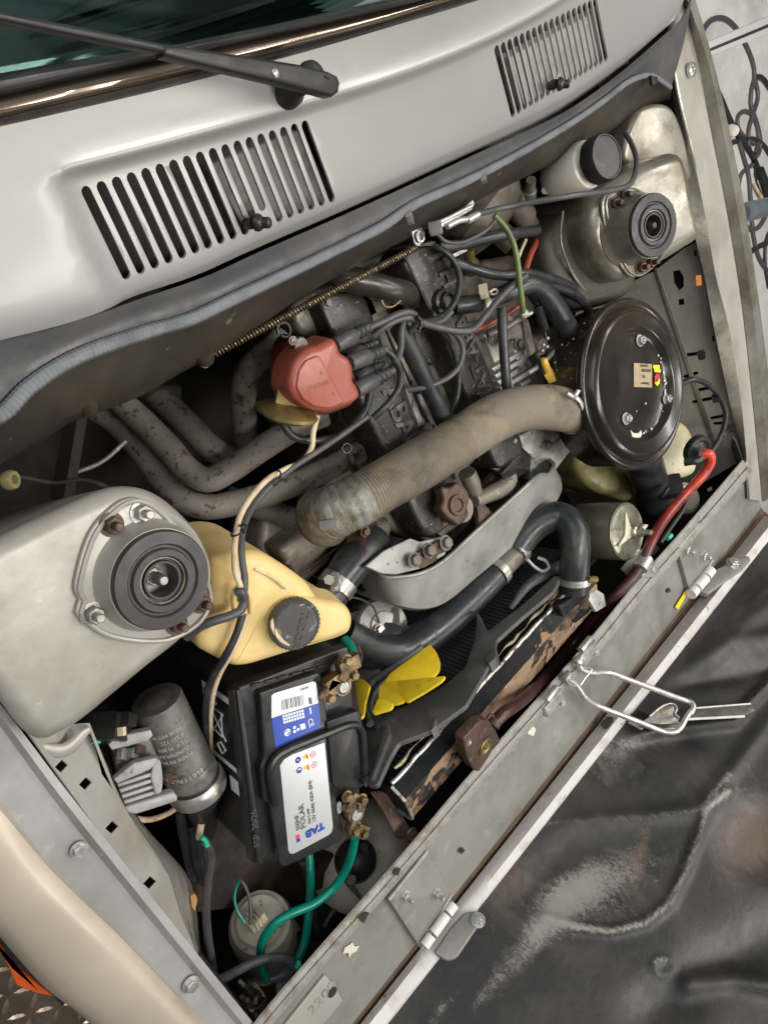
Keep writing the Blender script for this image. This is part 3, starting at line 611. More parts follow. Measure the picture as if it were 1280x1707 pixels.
# ---- bonnet, hinged on the front panel and thrown forward
def line(a, b, n=14): return [(a[0] + (b[0] - a[0]) * i / (n - 1), a[1] + (b[1] - a[1]) * i / (n - 1)) for i in range(n)]
pf0 = W(556, 1745, 0); pf1 = W(1268, 846, 0)
wl = line((574, 1760), (1281, 861)); hb = W(900, 1330, -.004); HA = radians(62)
hp = Plane(Vector((0, hb.y - .008, .0)), (0, sin(HA), cos(HA)), (1, 0, 0))
hn = hp.n
bon = body
def hh(px, py):
    def seg(P, w, amp, side=0):
        b = 1e9; s = 1
        for (x0, y0), (x1, y1) in zip(P, P[1:]):
            dx_, dy_ = x1 - x0, y1 - y0; t = max(0, min(1, ((px - x0) * dx_ + (py - y0) * dy_) / (dx_ * dx_ + dy_ * dy_))); qx, qy = x0 + dx_ * t, y0 + dy_ * t
            l = math.hypot(px - qx, py - qy)
            if l < b: b = l; s = 1 if dx_ * (py - qy) - dy_ * (px - qx) > 0 else -1
        if side: return amp / (1 + math.exp(-max(-30, min(30, s * b / w))))
        return amp * math.exp(-(b / w) ** 2)
    h = 0
    h += seg([(905, 1528), (960, 1545), (1020, 1552), (1075, 1538), (1115, 1505), (1138, 1460), (1158, 1410), (1176, 1350), (1212, 1320)], 9, .009)
    h += seg([(700, 1420), (800, 1388), (930, 1370), (1090, 1360), (1165, 1350), (1215, 1290), (1260, 1230), (1300, 1180)], 15, .007)
    h += -.022 * math.exp(-(((px - 1262) / 62) ** 2 + ((py - 1400) / 66) ** 2) ** 2) - .010 * math.exp(-(((px - 960) / 130) ** 2 + ((py - 1450) / 70) ** 2) ** 2)
    h += seg([(1000, 1160), (1060, 1095), (1140, 1070), (1200, 1060), (1300, 1000)], 26, .02)
    h += seg([(1080, 1120), (1180, 1090), (1300, 1060)], 18, .014)
    h += seg([(1120, 1140), (1200, 1130), (1300, 1110)], 14, -.012)
    h += seg([(1150, 1080), (1230, 1010), (1300, 960)], 12, .014)
    h += seg([(1150, 1640), (1220, 1630), (1320, 1650)], 20, .018)
    h += seg([(1090, 1690), (1180, 1620), (1300, 1560)], 45, -.014)
    h += .6 * seg([(1088, 1610), (1098, 1598), (1118, 1598), (1126, 1612), (1112, 1625), (1096, 1624), (1088, 1610)], 5, .006)
    h += seg([(1050, 1225), (1110, 1215), (1170, 1212), (1220, 1206), (1250, 1170), (1300, 1120)], 9, .016)
    h += seg([(980, 1200), (1050, 1240), (1130, 1230)], 30, -.014)
    dist = abs((px - 574) * (861 - 1760) - (py - 1760) * (1281 - 574)) / math.hypot(899, 707) - 26
    k = max(0, min(1, dist / 55)); return h * k * k * (3 - 2 * k)
def inv(p):
    q = ROT.transposed() @ (p - EYE); return CX - q.x / q.z * FPX, CY + q.y / q.z * FPX
far = [(900, 1900), (1100, 1860), (1300, 1790), (1420, 1600), (1420, 1200), (1400, 900), (1330, 840)]
hQ = [hp.uv(p) for p in shift(wl, 16, 8)] + [hp.uv(p) for p in far[::-1]]
if area2(hQ) < 0: hQ.reverse()
hood = part('bonnet', sheet(hp, hQ, (), lambda u, v: hh(*inv(hp.at(u, v))), .0058, .004), m_hood, body, sharp=70)
def stain(px, py):
    def blob(x, y, rx, ry, ang=0):
        c, s_ = cos(radians(ang)), sin(radians(ang)); dx_, dy_ = px - x, py - y; u, v = (dx_ * c + dy_ * s_) / rx, (-dx_ * s_ + dy_ * c) / ry
        return math.exp(-(u * u + v * v))
    def ln(P, w):
        b = 1e9
        for (x0, y0), (x1, y1) in zip(P, P[1:]):
            ax, ay = x1 - x0, y1 - y0; t = max(0, min(1, ((px - x0) * ax + (py - y0) * ay) / (ax * ax + ay * ay))); b = min(b, math.hypot(px - x0 - ax * t, py - y0 - ay * t))
        return math.exp(-(b / w) ** 2)
    d = .62 * blob(965, 1480, 85, 45, -25) + .50 * blob(880, 1580, 120, 26, -52) + .55 * blob(735, 1685, 60, 14, -52) + .36 * blob(800, 1665, 60, 12, -55) + .5 * blob(905, 1330, 60, 16, -52) + .35 * blob(1075, 1440, 80, 60, -20) + .4 * blob(1225, 1310, 80, 30, -35) + .4 * blob(1030, 1240, 90, 22, -15) + .3 * blob(980, 1540, 160, 60, 0) + .35 * blob(1000, 1290, 120, 40, -20) + .3 * blob(1190, 1050, 90, 14, -30)
    d *= .66
    d += .34 * ln([(905, 1528), (960, 1545), (1020, 1552), (1075, 1538), (1115, 1505), (1138, 1460), (1158, 1410), (1176, 1350), (1212, 1320)], 5) + .25 * ln([(700, 1420), (800, 1388), (930, 1370), (1090, 1360), (1165, 1350), (1215, 1290)], 6) + .4 * ln([(1090, 1604), (1100, 1598), (1112, 1600)], 5)
    br = .75 * blob(1255, 1400, 60, 75, 20) + .5 * blob(1065, 1430, 16, 80, 12) + .5 * blob(850, 1470, 40, 70, 20) + .4 * blob(1000, 1190, 60, 30, -20)
    return d, br
def stain_attr(o):
    me = o.data; A = me.attributes.new('dust', 'FLOAT', 'POINT'); B = me.attributes.new('brown', 'FLOAT', 'POINT'); off = rootof(o).location
    for i, v in enumerate(me.vertices): A.data[i].value, B.data[i].value = stain(*inv(v.co + off))
stain_attr(hood)
part('bonnet_edge', band([[p + Vector((0, 0, -.012)) for p in P3(zz(wl, 0))], zz(wl, .003), [hp.hit(*p) + hn * .012 for p in shift(wl, 9, 6)], [hp.hit(*p) + hn * .010 for p in shift(wl, 19, 11)], [hp.hit(*p) - hn * .004 for p in shift(wl, 22, 13)]], 70, 0, .002), m_white_hood, hood)
part('tape_mark', prism(ZP(-.004), [(1125, 1012), (1144, 982), (1148, 985), (1130, 1016)], .001), m_stick_y, fp)
def hinge(pts, bolts, barrels, arm, bolt2):
    hg = part('bonnet_hinge', prism(ZP(.002), pts, .010, .0015, cr=.004), m_panel, body)
    part('hinge_rim', tube(pts[:2] , 3, z=.003, n=6), m_flange, hg); part('hinge_rim', tube([pts[2], pts[3]], 2.5, z=.003, n=6), m_flange, hg)
    for b in bolts: part('hinge_bolt', hexbolt(W(*b, .002), (0, 0, 1), rm(8, W(*b)), stud=.012), m_zinc, hg)
    for k, (a, b) in enumerate(barrels): part('hinge_barrel', tube([a, b], 9, z=.010, n=5, seg=16), m_white_hood, hg)
    ap = hp.up(.02)
    part('hinge_arm', prism(ap, arm, .014, .003, cr=.006), m_panel, hg)
    part('hinge_bolt', hexbolt(ap.hit(*bolt2), hn, rm(9, ap.hit(*bolt2)), stud=.004), m_zinc, hg)
hinge([(648, 1500), (712, 1419), (752, 1491), (702, 1582)], [(675, 1494), (727, 1490)], [((757, 1508), (746, 1522)), ((744, 1525), (722, 1556)), ((719, 1560), (707, 1577))], [(722, 1588), (752, 1545), (776, 1520), (800, 1518), (806, 1532), (786, 1560), (762, 1596), (745, 1602)], (797, 1534))
hinge([(1129, 914), (1165, 872), (1187, 934), (1150, 988)], [(1142, 918), (1170, 928)], [((1184, 950), (1176, 961)), ((1174, 964), (1160, 980)), ((1158, 983), (1151, 991))], [(1165, 985), (1190, 950), (1245, 925), (1252, 932), (1235, 950), (1200, 975), (1180, 990)], (1222, 940))
# holes in bonnet frame
hpu = hp.up(.006)
for p in ([(1000, 1206), (1012, 1194), (1022, 1196), (1020, 1208), (1008, 1216)], [(805, 1478), (818, 1464), (824, 1468), (816, 1480)], [(680, 1642), (694, 1622), (700, 1628), (692, 1646)]):
    part('frame_hole', prism(hp.up(.008), p, .002, cr=.003), m_void, hood)
part('latch_recess', prism(hp.up(.012), [(1055, 1196), (1061, 1183), (1080, 1190), (1085, 1205), (1074, 1214)], .004, .001), m_void, hood)
part('latch_flap', prism(hp.up(.016), [(1046, 1204), (1058, 1196), (1080, 1208), (1068, 1216)], .004, .001), m_zinc, hood)
# ================================================================== things on the body
# ---- wiper
wp = P3P(W(545, 140, .135), W(275, 80, .165), W(540, 110, .137))
wi = thing('windscreen_wiper', 'black wiper arm lying across the windscreen above the left vent', 'wiper', (525, 130, .08))
part('arm_head', prism(wp, [(273, 72), (290, 73), (500, 106), (548, 118), (564, 126), (569, 138), (566, 154), (556, 161), (545, 158), (524, 152), (460, 136), (277, 93)], .014, .004), m_rubber, wi)
part('blade_holder', prism(wp.up(-.002), [(-60, 4), (0, 17), (140, 44), (282, 73), (280, 90), (140, 62), (0, 33), (-60, 20)], .010, .003), m_rubber, wi)
part('pivot', lathe(W(524, 126, .122) - Vector((0, 0, .052)), (0, .0, 1), [(.017, 0), (.016, .010), (.011, .02), (.011, .044), (.015, .046), (.014, .052), (.007, .055)], 28), m_rubber, wi)
part('rivet', ellips(wp.hit(459, 122), wp.n, .005, .003), m_steel, wi)
part('end_crease', tube([wp.hit(541, 127), wp.hit(549, 131)], 2, n=4), m_void, wi)
for n_, q, in (('left', (437, 371)), ('right', (938, 140))):
    side = 'left vent grille' if n_ == 'left' else 'far right vent grille'
    j = thing('washer_jet', 'small black washer nozzle poking out of the %s' % side, 'washer nozzle', (q[0], q[1], .035))
    c = W(q[0], q[1], .040); ax = Vector((.55, -.35, .75))
    part('nozzle_body', lathe(c - ax * .008, ax, [(.009, 0), (.0095, .004), (.008, .007), (.006, .009), (.006, .016), (.004, .018)], 24), m_rubber, j)
    part('nozzle_collar', lathe(c - ax * .012, (0, 0, 1), [(.006, -.012), (.007, .0), (.006, .004)], 20), m_plastic, j)
# ---- bonnet seal
s = thing('bonnet_seal', 'grey rubber seal strip running under the edge of the vented cowl', 'rubber seal', (400, 480, .0))
ce = [(a, b) for a, b in cedge[:-1]]
part('seal_flap', band([zz(shift(ce, 0, -4), .018), [Vector(p).lerp(q, .5) + Vector((0, 0, .004)) for p, q in zip(catmull(P3(zz(ce, .016)), 30), catmull(P3(zz(beadL, .020)), 30))], zz(beadL, .020)], 80, 10, .004), m_seal, s)
bp = catmull(P3(zz(beadL, .026)), 1500)
part('seal_bead', sweep(bp, lambda t: .0068 * (1 + .045 * sin(t * 1700)) * (1.15 - .5 * t), 8, flat=.6), m_bead, s)
part('clip', prism(ZP(.035), [(1086, 125), (1096, 128), (1096, 140), (1088, 142)], .006, .001), m_plastic, s)
# ---- strut mounts
m_ring = M('mount_rubber', (.035, .031, .031), .5, 0, (.055, .05, .048), 20, bump=.1)
m_cup = M('cup_ochre', (.26, .24, .17), .35, .5, (.10, .075, .04), 30, (.45, .6))
def mount(label, plate, pl, c, R, lean, bolts, base, mat_plate):
    t = thing('strut_mount', label, 'strut mount', base, 'strut mounts on the two towers')
    p = part('mount_plate', prism(pl.up(.006), plate, .006, .002, smooth=70), mat_plate, t)
    Q = poly(pl, plate, smooth=70); rim = [pl.at(q.x, q.y, .007) for q in offset(Q, -.003)]
    part('plate_rim', sweep(rim + [rim[0]], .0028, 8), mat_plate, p)
    n = pl.n
    part('collar', lathe(c, n, [(R * 1.30, 0), (R * 1.20, lean * .10), (R * 1.12, lean * .3), (R * 1.05, lean * .7), (R * 1.02, lean), (R * .9, lean)], 56, (1, 0)), mat_plate, t)
    part('rubber_ring', lathe(c + n * lean, n, [(R * 1.0, -.004), (R * 1.0, .004), (R * .97, .007), (R * .74, .008), (R * .70, .005), (R * .66, .005), (R * .62, .009), (R * .50, .009), (R * .46, .005), (R * .44, .001), (R * .40, .001), (R * .38, .005), (R * .34, .005), (R * .33, -.002), (R * .33, -.012)], 64, (0, 0)), m_ring, t)
    part('cup', lathe(c + n * (lean + .0015), n, [(R * .47, -.001), (R * .47, .004), (R * .445, .004), (R * .43, -.03), (R * .1, -.032)], 40, (0, 1)), m_cup, t)
    sd = part('stud', join(lathe(c + n * (lean - .03), n, [(R * .2, 0), (R * .2, .014), (R * .18, .016)], 6), lathe(c + n * (lean - .014), n, [(R * .13, 0), (R * .13, .006), (R * .11, .02), (R * .08, .022)], 20)), m_rust if 'right' in label else m_steel, t)
    for i, q in enumerate(bolts):
        b = pl.hit(*q); part('mount_bolt', hexbolt(b + n * .006, n, .0095, .009, stud=.012), m_rust if i in (1, 3, 4) or 'right' in label else m_steel, t)
lp = [(132, 1000), (124, 985), (128, 955), (150, 888), (176, 855), (204, 834), (226, 829), (258, 842), (294, 878), (326, 925), (345, 968), (350, 1000), (332, 1036), (289, 1064), (250, 1071), (176, 1061), (145, 1043), (126, 1022)]
mount('large round strut mount on the left tower beside the yellow bottle', lp, tl, tl.hit(247, 957), .0525, .030, [(232, 853), (182, 873), (151, 1021), (330, 1002), (290, 1038)], tl.hit(262, 957), m_bay)
rpl = [(1003, 336), (1013, 320), (1049, 310), (1070, 322), (1092, 350), (1104, 400), (1099, 427), (1080, 450), (1060, 462), (1046, 458), (1028, 432), (1010, 385)]
mount('smaller looking strut mount on the right tower below the white bottle', rpl, tr, tr.hit(1050, 382), .052, .050, [(1018, 341), (1033, 326), (1062, 446), (1078, 438)], tr.hit(1060, 378), m_bay2)
# ---- clear brake fluid bottle
def cyl(p, q, prof, seg=36): # prof: (radius px, t along axis 0..1 measured from p)
    L = (q - p).length; m = (p + q) / 2
    return lathe(p, q - p, [(rm(r, m), t * L) for r, t in prof], seg)
b = W(1004, 264, .030); a = b - axd(b, 1, -.43, .62) * rm(94 / .785, b)
t = thing('fluid_reservoir', 'white translucent fluid bottle with a black screw cap above the right tower', 'fluid bottle', (930, 300, -.06))
part('bottle', cyl(a, b, [(4, -.06), (22, -.02), (31, .06), (37, .18), (40, .35), (40, .66), (37, .76), (29, .80), (29, .9)]), m_white, t)
n = (b - a).normalized(); cr = rm(37, b)
part('cap', lathe(b - n * .016, n, [(lambda k: cr * (1 + .02 * (math.floor(k * 8 / pi) % 2)), 0), (lambda k: cr * (1 + .02 * (math.floor(k * 8 / pi) % 2)), .022), (cr * .95, .026), (cr * .9, .026), (cr * .87, .0245), (cr * .2, .0245)], 96), m_plastic, t)
part('outlet', cyl(a, W(908, 318, -.075), [(10, 0), (9, .6), (6, 1)], 16), m_white, t)
def wire(name, label, cat, pts, r, z, m, group=None, **k): return solo(name, tube(pts, r, z, **k), m, label, cat, group)
wire('control_cable', 'thin dark control cable curving across the right tower to the bulkhead', 'cable', [(795, 357, .0), (850, 344, .0), (940, 328, .055), (1020, 317, .06), (1048, 308, .06), (1058, 290, .05), (1060, 265, .03), (1052, 240, .0), (1042, 222, -.02)], 4.6, 0, m_wire)
part_ = thing('cable_clamp', 'bright metal clamp holding the end of the control cable', 'cable clamp', (755, 365, -.03))
part('clamp_bar', join(prism(ZP(-.003), [(720, 376), (770, 350), (788, 333), (791, 339), (786, 350), (740, 378), (724, 386)], .005, .001), tube([(728, 372), (750, 362), (786, 343)], 3.5, z=.0, n=10)), m_bright, part_)
part('clamp_jaw', join(box(W(726, 381, -.002), RX, RZ, .016, .018, .012, .002), tube([(745, 378), (765, 368), (778, 366)], 5, z=.0, n=10), tube([(778, 368), (796, 358)], 6.5, z=.0, n=6)), m_bright, part_)
wire('wire_loop', 'thin grey wire bowed beneath the bright cable clamp', 'wire', [(728, 390), (742, 402), (765, 405), (790, 396), (812, 382), (826, 366)], 3.2, -.02, m_wire)
# ---- return spring across the engine
t = thing('return_spring', 'long thin coil spring stretched under the rubber seal above the red cap', 'spring', (350, 590, -.05))
sp = [W(358, 590, -.045), W(695, 412, -.025)]
part('coil', coil(sp, rm(5.2, sp[0].lerp(sp[1], .5)), rm(1.5, sp[0]), 74), M('spring_wire_ochre', (.30, .24, .15), .35, .8, (.15, .11, .07), 60), t)
part('hook', tube([(358, 590), (350, 594), (345, 602)], 1.8, z=-.045, n=8), m_bright, t)
part('end_screw', join(lathe(W(340, 608, -.05), W(346, 592, -.04) - W(340, 608, -.05), [(.006, 0), (.006, .004), (.003, .006), (.003, .012)], 12)), m_bright, t)
# ---- yellowed washer bottle
rz = Plane(W(470, 1030, -.005), (-.10, .0, 1))
t = thing('washer_bottle', 'yellowed plastic washer bottle with a cracked black cap', 'bottle', (470, 1030, -.16))
ro = [(357, 932), (385, 924), (414, 919), (436, 921), (450, 926), (485, 948), (518, 972), (534, 1000), (576, 1006), (590, 1019), (594, 1038), (588, 1058), (568, 1068), (486, 1092), (420, 1113), (396, 1116), (362, 1100), (334, 1084), (328, 1066), (345, 1030), (355, 1000)]
part('bottle', prism(rz, ro, .17, .017, .004, cr=.012, k=6), m_yellowed, t)
bs = part('spout', prism(rz.up(.008), [(505, 990), (536, 1001), (574, 1006), (588, 1018), (592, 1037), (584, 1056), (556, 1070), (500, 1084), (470, 1080)], .05, .016, .006, cr=.012, k=6), m_yellowed, t)
part('mould_seam', tube([rz.hit(424, 948) + rz.n * .001, rz.hit(452, 962) + rz.n * .003, rz.hit(474, 980) + rz.n * .003], 2.4, n=14), m_cream, t)
part('mould_seam', tube([rz.hit(440, 1016) + rz.n * .0, rz.hit(425, 1050), rz.hit(398, 1100)], 1.2, n=14), m_yellowed, t)
cn = Vector((-.16, .05, 1)).normalized(); cc = rz.hit(483, 1034) + rz.n * .006; CRr = rm(43, cc)
part('neck', lathe(cc - cn * .012, cn, [(CRr * 1.03, 0), (CRr * .98, .012)], 40), m_yellowed, t)
cap = part('cap', lathe(cc, cn, [(lambda k: CRr * (1 + .025 * (math.floor(k * 36 / pi) % 2)), 0), (lambda k: CRr * (1 + .025 * (math.floor(k * 36 / pi) % 2)), .014), (CRr * .93, .017), (CRr * .9, .017), (CRr * .86, .0155), (CRr * .1, .0155)], 216), M('cap_black_chalky', (.05, .05, .048), .55, 0, (.085, .085, .08), 18, (.45, .65), (.30, .29, .27), 60, (.63, .70), bump=.1), t, sharp=30)
cpl = Plane(cc + cn * .0158, cn)
part('cracked_edge', join(prism(cpl.up(.001), [(452, 1036), (456, 1031), (457, 1042), (464, 1056), (474, 1068), (484, 1075), (482, 1078), (468, 1071), (457, 1058), (452, 1046)], .003, .0006), ), m_cream, cap)
part('crack_hole', prism(cpl.up(.0003), [(461, 1048), (468, 1050), (470, 1060), (465, 1064), (459, 1055)], .001), M('olive_hole', (.22, .17, .03), .5), cap)
part('embossed_text', textgeo('TUDOR', cpl.hit(505, 1018) + cn * .0002, cpl.hit(505, 1064) - cpl.hit(516, 1024), cpl.hit(516, 1030) - cpl.hit(490, 1034), .014, .0007, bold=.0002), m_seal, cap)
part('strap_loop', join(tube([(391, 1016), (390, 995), (393, 983), (402, 978), (410, 985), (416, 1000), (418, 1022)], 4.5, z=.012, n=22, flat=1.6)), m_yellowed, t)
# leads through the loop
wire('cream_lead', 'cream insulated lead arching from the red cap down to the yellowed bottle', 'lead', [(529, 694, -.06), (522, 722, -.05), (520, 745, -.05), (505, 768, -.045), (476, 782, -.04), (445, 800, -.035), (418, 830, -.03), (400, 862, -.015), (393, 895, .0), (391, 930, .012), (393, 955, .016), (400, 975, .018), (402, 992, .01), (396, 1000, .006)], 5.3, 0, m_cream, n=90)
wire('black_lead', 'black lead taped beside the cream lead above the yellowed bottle', 'lead', [(612, 695, -.055), (560, 732, -.05), (530, 752, -.045), (490, 778, -.04), (455, 806, -.035), (428, 836, -.03), (410, 868, -.015), (403, 900, .0), (404, 935, .012), (408, 962, .016), (408, 985, .018)], 5.6, 0, m_wire, n=90)
for lb, x, y, z, ux, uy in (('upper black cable tie round the cream and black leads', 460, 797, -.033, .8, .6), ('lower black cable tie round the cream and black leads', 398, 884, .004, 1, .1)):
    solo('cable_tie', join(sweep([W(x, y, z) + Vector((cos(k) * .0105 * ux, cos(k) * .0105 * uy, sin(k) * .0095)) for k in [2 * pi * i / 16 for i in range(17)]], .0013, 5), box(W(x + 8, y + 2, z + .008), RX, RZ, .005, .004, .004, .0006)), m_plastic, lb, 'cable tie')
wire('black_sleeve', 'black sleeved cable bending from the left tower edge through the bottle strap', 'cable', [(310, 1062, -.01), (335, 1044, .005), (360, 1034, .014), (385, 1026, .017), (402, 1016, .017), (407, 1000, .017), (402, 986, .02), (395, 988, .016)], 8, 0, m_wire, n=60)
wire('stained_lead', 'stained cream lead falling from the bottle strap past the battery', 'lead', [(412, 1024, .008), (402, 1055, .008), (385, 1090, .0), (368, 1120, -.02), (357, 1150, -.04), (352, 1185, -.06), (351, 1220, -.08), (352, 1250, -.12)], 4.6, 0, m_cream, n=60)
wire('black_lead', 'black lead falling beside the stained cream lead past the battery', 'lead', [(404, 1026, .008), (393, 1060, .006), (375, 1095, .0), (358, 1122, -.02), (347, 1150, -.04), (343, 1185, -.06), (344, 1220, -.08), (346, 1250, -.12)], 6.2, 0, m_wireblk, n=60)
# ---- battery
bz = -.02
bA, bB, bD = W(388, 1150, bz), W(583, 1095, bz), W(422, 1443, bz)
e2 = (bA - bD).normalized(); e1 = (bB - bA); e1 = (e1 - e2 * e1.dot(e2)).normalized()
BW, BL = (bB - bA).dot(e1), (bA - bD).length
bt = thing('car_battery', 'black car battery with a blue and silver label between coil and radiator', 'battery', (500, 1270, -.22))
bpl = Plane(bD, (0, 0, 1), e1)
def bq(u0, v0, u1, v1): return [Vector(q) for q in ((u0, v0), (u1, v0), (u1, v1), (u0, v1))]
case = part('case', prismQ(bpl.up(-.014), rounded(bq(.006, .006, BW - .006, BL - .006), .006), .18, .002), m_plastic, bt)
part('lid', prismQ(bpl, rounded(bq(0, 0, BW, BL), .007), .016, .003), m_plastic, bt)
raise_ = [(433, 1155), (532, 1121), (536, 1128), (548, 1210), (596, 1184), (603, 1190), (612, 1300), (606, 1312), (560, 1328), (575, 1392), (568, 1404), (474, 1446), (466, 1440), (450, 1340), (440, 1336), (434, 1280), (441, 1262)]
bt2 = bpl.up(.014)
part('raised_cover', prism(bt2, raise_, .016, .0025, cr=.004), m_plastic, bt)
part('rear_rib', join(prism(bpl.up(.006), [(395, 1151), (402, 1149), (440, 1440), (430, 1442)], .008, .002), *[prism(bpl.up(.0045), [(x, y), (x + 16, y - 4.5), (x + 17, y - 1.5), (x + 1, y + 3)], .004, .0006) for x, y in ((420, 1142), (442, 1136), (464, 1130), (486, 1124), (508, 1118), (530, 1112))]), m_plastic, bt)
part('plug_cover', prism(bt2.up(.004), [(545, 1204), (594, 1186), (600, 1192), (606, 1280), (603, 1287), (560, 1313), (555, 1308)], .006, .0015, cr=.003), m_plastic, bt)
part('handle', sweep(catmull([bt2.hit(*p) + Vector((0, 0, .006)) for p in [(456, 1338), (449, 1300), (447, 1280), (456, 1260), (474, 1248), (510, 1233), (545, 1219), (578, 1207), (593, 1208), (600, 1222), (602, 1250), (605, 1288)]], 60), .0055, 8), m_plastic, bt)
part('stamped_date', textgeo('FSP  20/26', bpl.hit(430, 1405) + Vector((0, 0, .0062)), e2, -e1, .013, .0003), m_wire, bt)
lab = bt2.up(.0006)
la = part('top_label', prism(lab, [(453, 1160), (457, 1156), (523, 1136), (527, 1139), (531, 1172), (453, 1197)], .0008), m_label_white, bt, smooth=False)
part('blue_field', prism(lab, [(453, 1197.5), (531, 1172.5), (535, 1213), (459, 1247)], .0008), m_label_blue, bt, smooth=False)
lab2 = lab.up(.0004)
g = []
for i in range(15):
    x = 469 + i * 2.5; w_ = random.choice((.7, 1.0, 1.5)); y = 1167 - i * .62; g.append(prism(lab2, [(x, y), (x + w_, y - .2), (x + w_ + 1.6, y + 17), (x + 1.6, y + 17.3)], .0003))
for i in range(3): g.append(prism(lab2, [(514 + i * 2, 1163), (515.2 + i * 2, 1162.6), (517 + i * 2, 1174), (515.8 + i * 2, 1174.3)], .0003))
dxl = lab2.hit(520, 1140) - lab2.hit(470, 1158)
g.append(textgeo('10/26', lab2.hit(500, 1152.5), dxl, Vector((-dxl.y, dxl.x, 0)), .006, .0002))
part('barcode', join(*g), m_ink, la, smooth=False)
g = []
for r in range(3):
    for c in range(8):
        x = 471 + c * 4.5 + r * .8; y = 1193 - c * 1.35 + r * 5.0; g.append(prism(lab2, [(x, y), (x + 3.4, y - 1), (x + 4, y + 2.6), (x + .6, y + 3.6)], .0003))
def disc(q, r, pl=lab2): c = pl.hit(*q); return lathe(c, pl.n, [(rm(r, c), 0), (rm(r, c), .0003)], 24)
def ring(q, r0, r1, pl=lab2): c = pl.hit(*q); return sweep([c + (pl.u * cos(k) + pl.v * sin(k)) * rm((r0 + r1) / 2, c) for k in [2 * pi * i / 24 for i in range(25)]], rm((r1 - r0) / 2, c), 4)
def dot3(q, r): return join(*[disc((q[0] + r * .6 * cos(k), q[1] + r * .6 * sin(k)), r * .42) for k in (0, 2.1, 4.2)])
g += [ring((479, 1221), 4.5, 6.5), prism(lab2, [(475, 1223), (481, 1216), (483, 1218), (477, 1226)], .0003), dot3((493, 1216), 6.5), prism(lab2, [(500, 1208), (508, 1205.5), (510, 1214), (502, 1217)], .0003), textgeo('CE', lab2.hit(513, 1200), lab2.hit(516, 1213) - lab2.hit(513, 1200), lab2.hit(523, 1203) - lab2.hit(513, 1206), .011, .0002), prism(lab2, [(516, 1180), (518, 1179.5), (519.5, 1190), (517.5, 1190.6)], .0003)]
part('label_symbols', join(*g), m_label_white, bt, smooth=False)
sb = part('silver_label', prism(lab, [(467, 1276), (474, 1266), (487, 1258), (541, 1238), (555, 1378), (553, 1387), (548, 1392), (490, 1423), (484, 1423), (481, 1418)], .0008, cr=.001), m_label_silver, bt, smooth=False)
lx = (lab2.hit(540, 1240) - lab2.hit(555, 1380)).normalized(); lup = e1 * -1
def lt(s, q, size, m, bold=0, dx=None, up=None, sx=1.0): part('label_text', textgeo(s, lab2.hit(*q), dx or lx, up or lup, size, .0002, bold=bold, sx=sx), m, sb, smooth=False)
lt('S50HF', (500.5, 1382), .0090, m_ink); lt('POLAR', (510.5, 1379), .0118, m_ink, sx=1.05); lt('55013 SMF', (518.5, 1372), .0054, m_ink); lt('12V 50Ah 420A (EN)', (527, 1369), .0076, m_ink, .00004)
lt('TAB', (540, 1370), .0150, m_ink_blue, .0008, dx=-e1, up=-e2, sx=1.15)
part('label_flag', prism(lab2, [(493, 1393), (499, 1390), (500, 1396), (494, 1399)], .0003), m_ink_red, sb); part('label_flag', prism(lab2, [(494, 1399.5), (500, 1396.5), (501, 1402), (495, 1405)], .0003), m_ink_blue, sb)
part('warning_roundel', join(ring((497, 1267), 2, 5.5), ring((499, 1284), 4, 5.5), disc((499, 1286), 2.6)), m_ink_blue, sb)
part('warning_triangle', join(prism(lab2, [(504, 1263), (513, 1255), (515, 1266)], .0003), prism(lab2, [(506, 1281), (515, 1273), (517, 1284)], .0003)), m_ink_amber, sb)
part('warning_mark', join(prism(lab2.up(.0004), [(511, 1259), (512.5, 1258.6), (513.4, 1264), (512, 1264.4)], .0002), prism(lab2.up(.0004), [(512.6, 1276.8), (514, 1276.4), (515, 1282), (513.6, 1282.4)], .0002)), m_ink, sb)
part('warning_roundel', join(ring((522, 1258), 4.2, 5.6), ring((524, 1275), 4.2, 5.6), disc((522, 1258), 1.8), disc((524, 1275), 1.8)), m_ink_pink, sb)
# side label on the upright face towards the coil
sfp = Plane(bpl.at(.006, .02, -.08), -e1, e2)
sfp = Plane(bpl.at(.0048, .02, -.08), -e1, e2)
def sq(u0, h0, u1, h1, d=0): # u along the case from front, h below lid
    return prismQ(sfp.up(d), [q for q in (lambda Q: Q if area2(Q) > 0 else Q[::-1])([sfp.uv(bpl.at(.0, u, -h)) for u, h in ((u0, h0), (u1, h0), (u1, h1), (u0, h1))])], .0006)
part('side_label', sq(.125, .022, .235, .105), m_label_white, bt, smooth=False)
part('side_label_field', sq(.133, .026, .226, .100, .0005), m_plastic, bt, smooth=False)
def sp_(u, h): return bpl.at(.0048, u, -h) - e1 * .0013
part('side_symbol', join(*[sweep([sp_(*a), sp_(*b)], .0011, 4) for a, b in (((.205, .045), (.165, .085)), ((.165, .045), (.205, .085)), ((.205, .05), (.168, .055)), ((.168, .055), (.172, .085)), ((.172, .085), (.205, .08)), ((.205, .08), (.205, .05)), ((.150, .05), (.140, .062)), ((.140, .062), (.150, .074)), ((.150, .074), (.158, .062)), ((.158, .062), (.150, .05)))] + [textgeo('Pb', sp_(.212, .075), Vector((0, 0, 1)), e2, .014, .0003)]), m_label_white, bt, smooth=False)
part('blank_sticker', sq(.090, .026, .112, .050, .0002), m_label_white, bt, smooth=False)
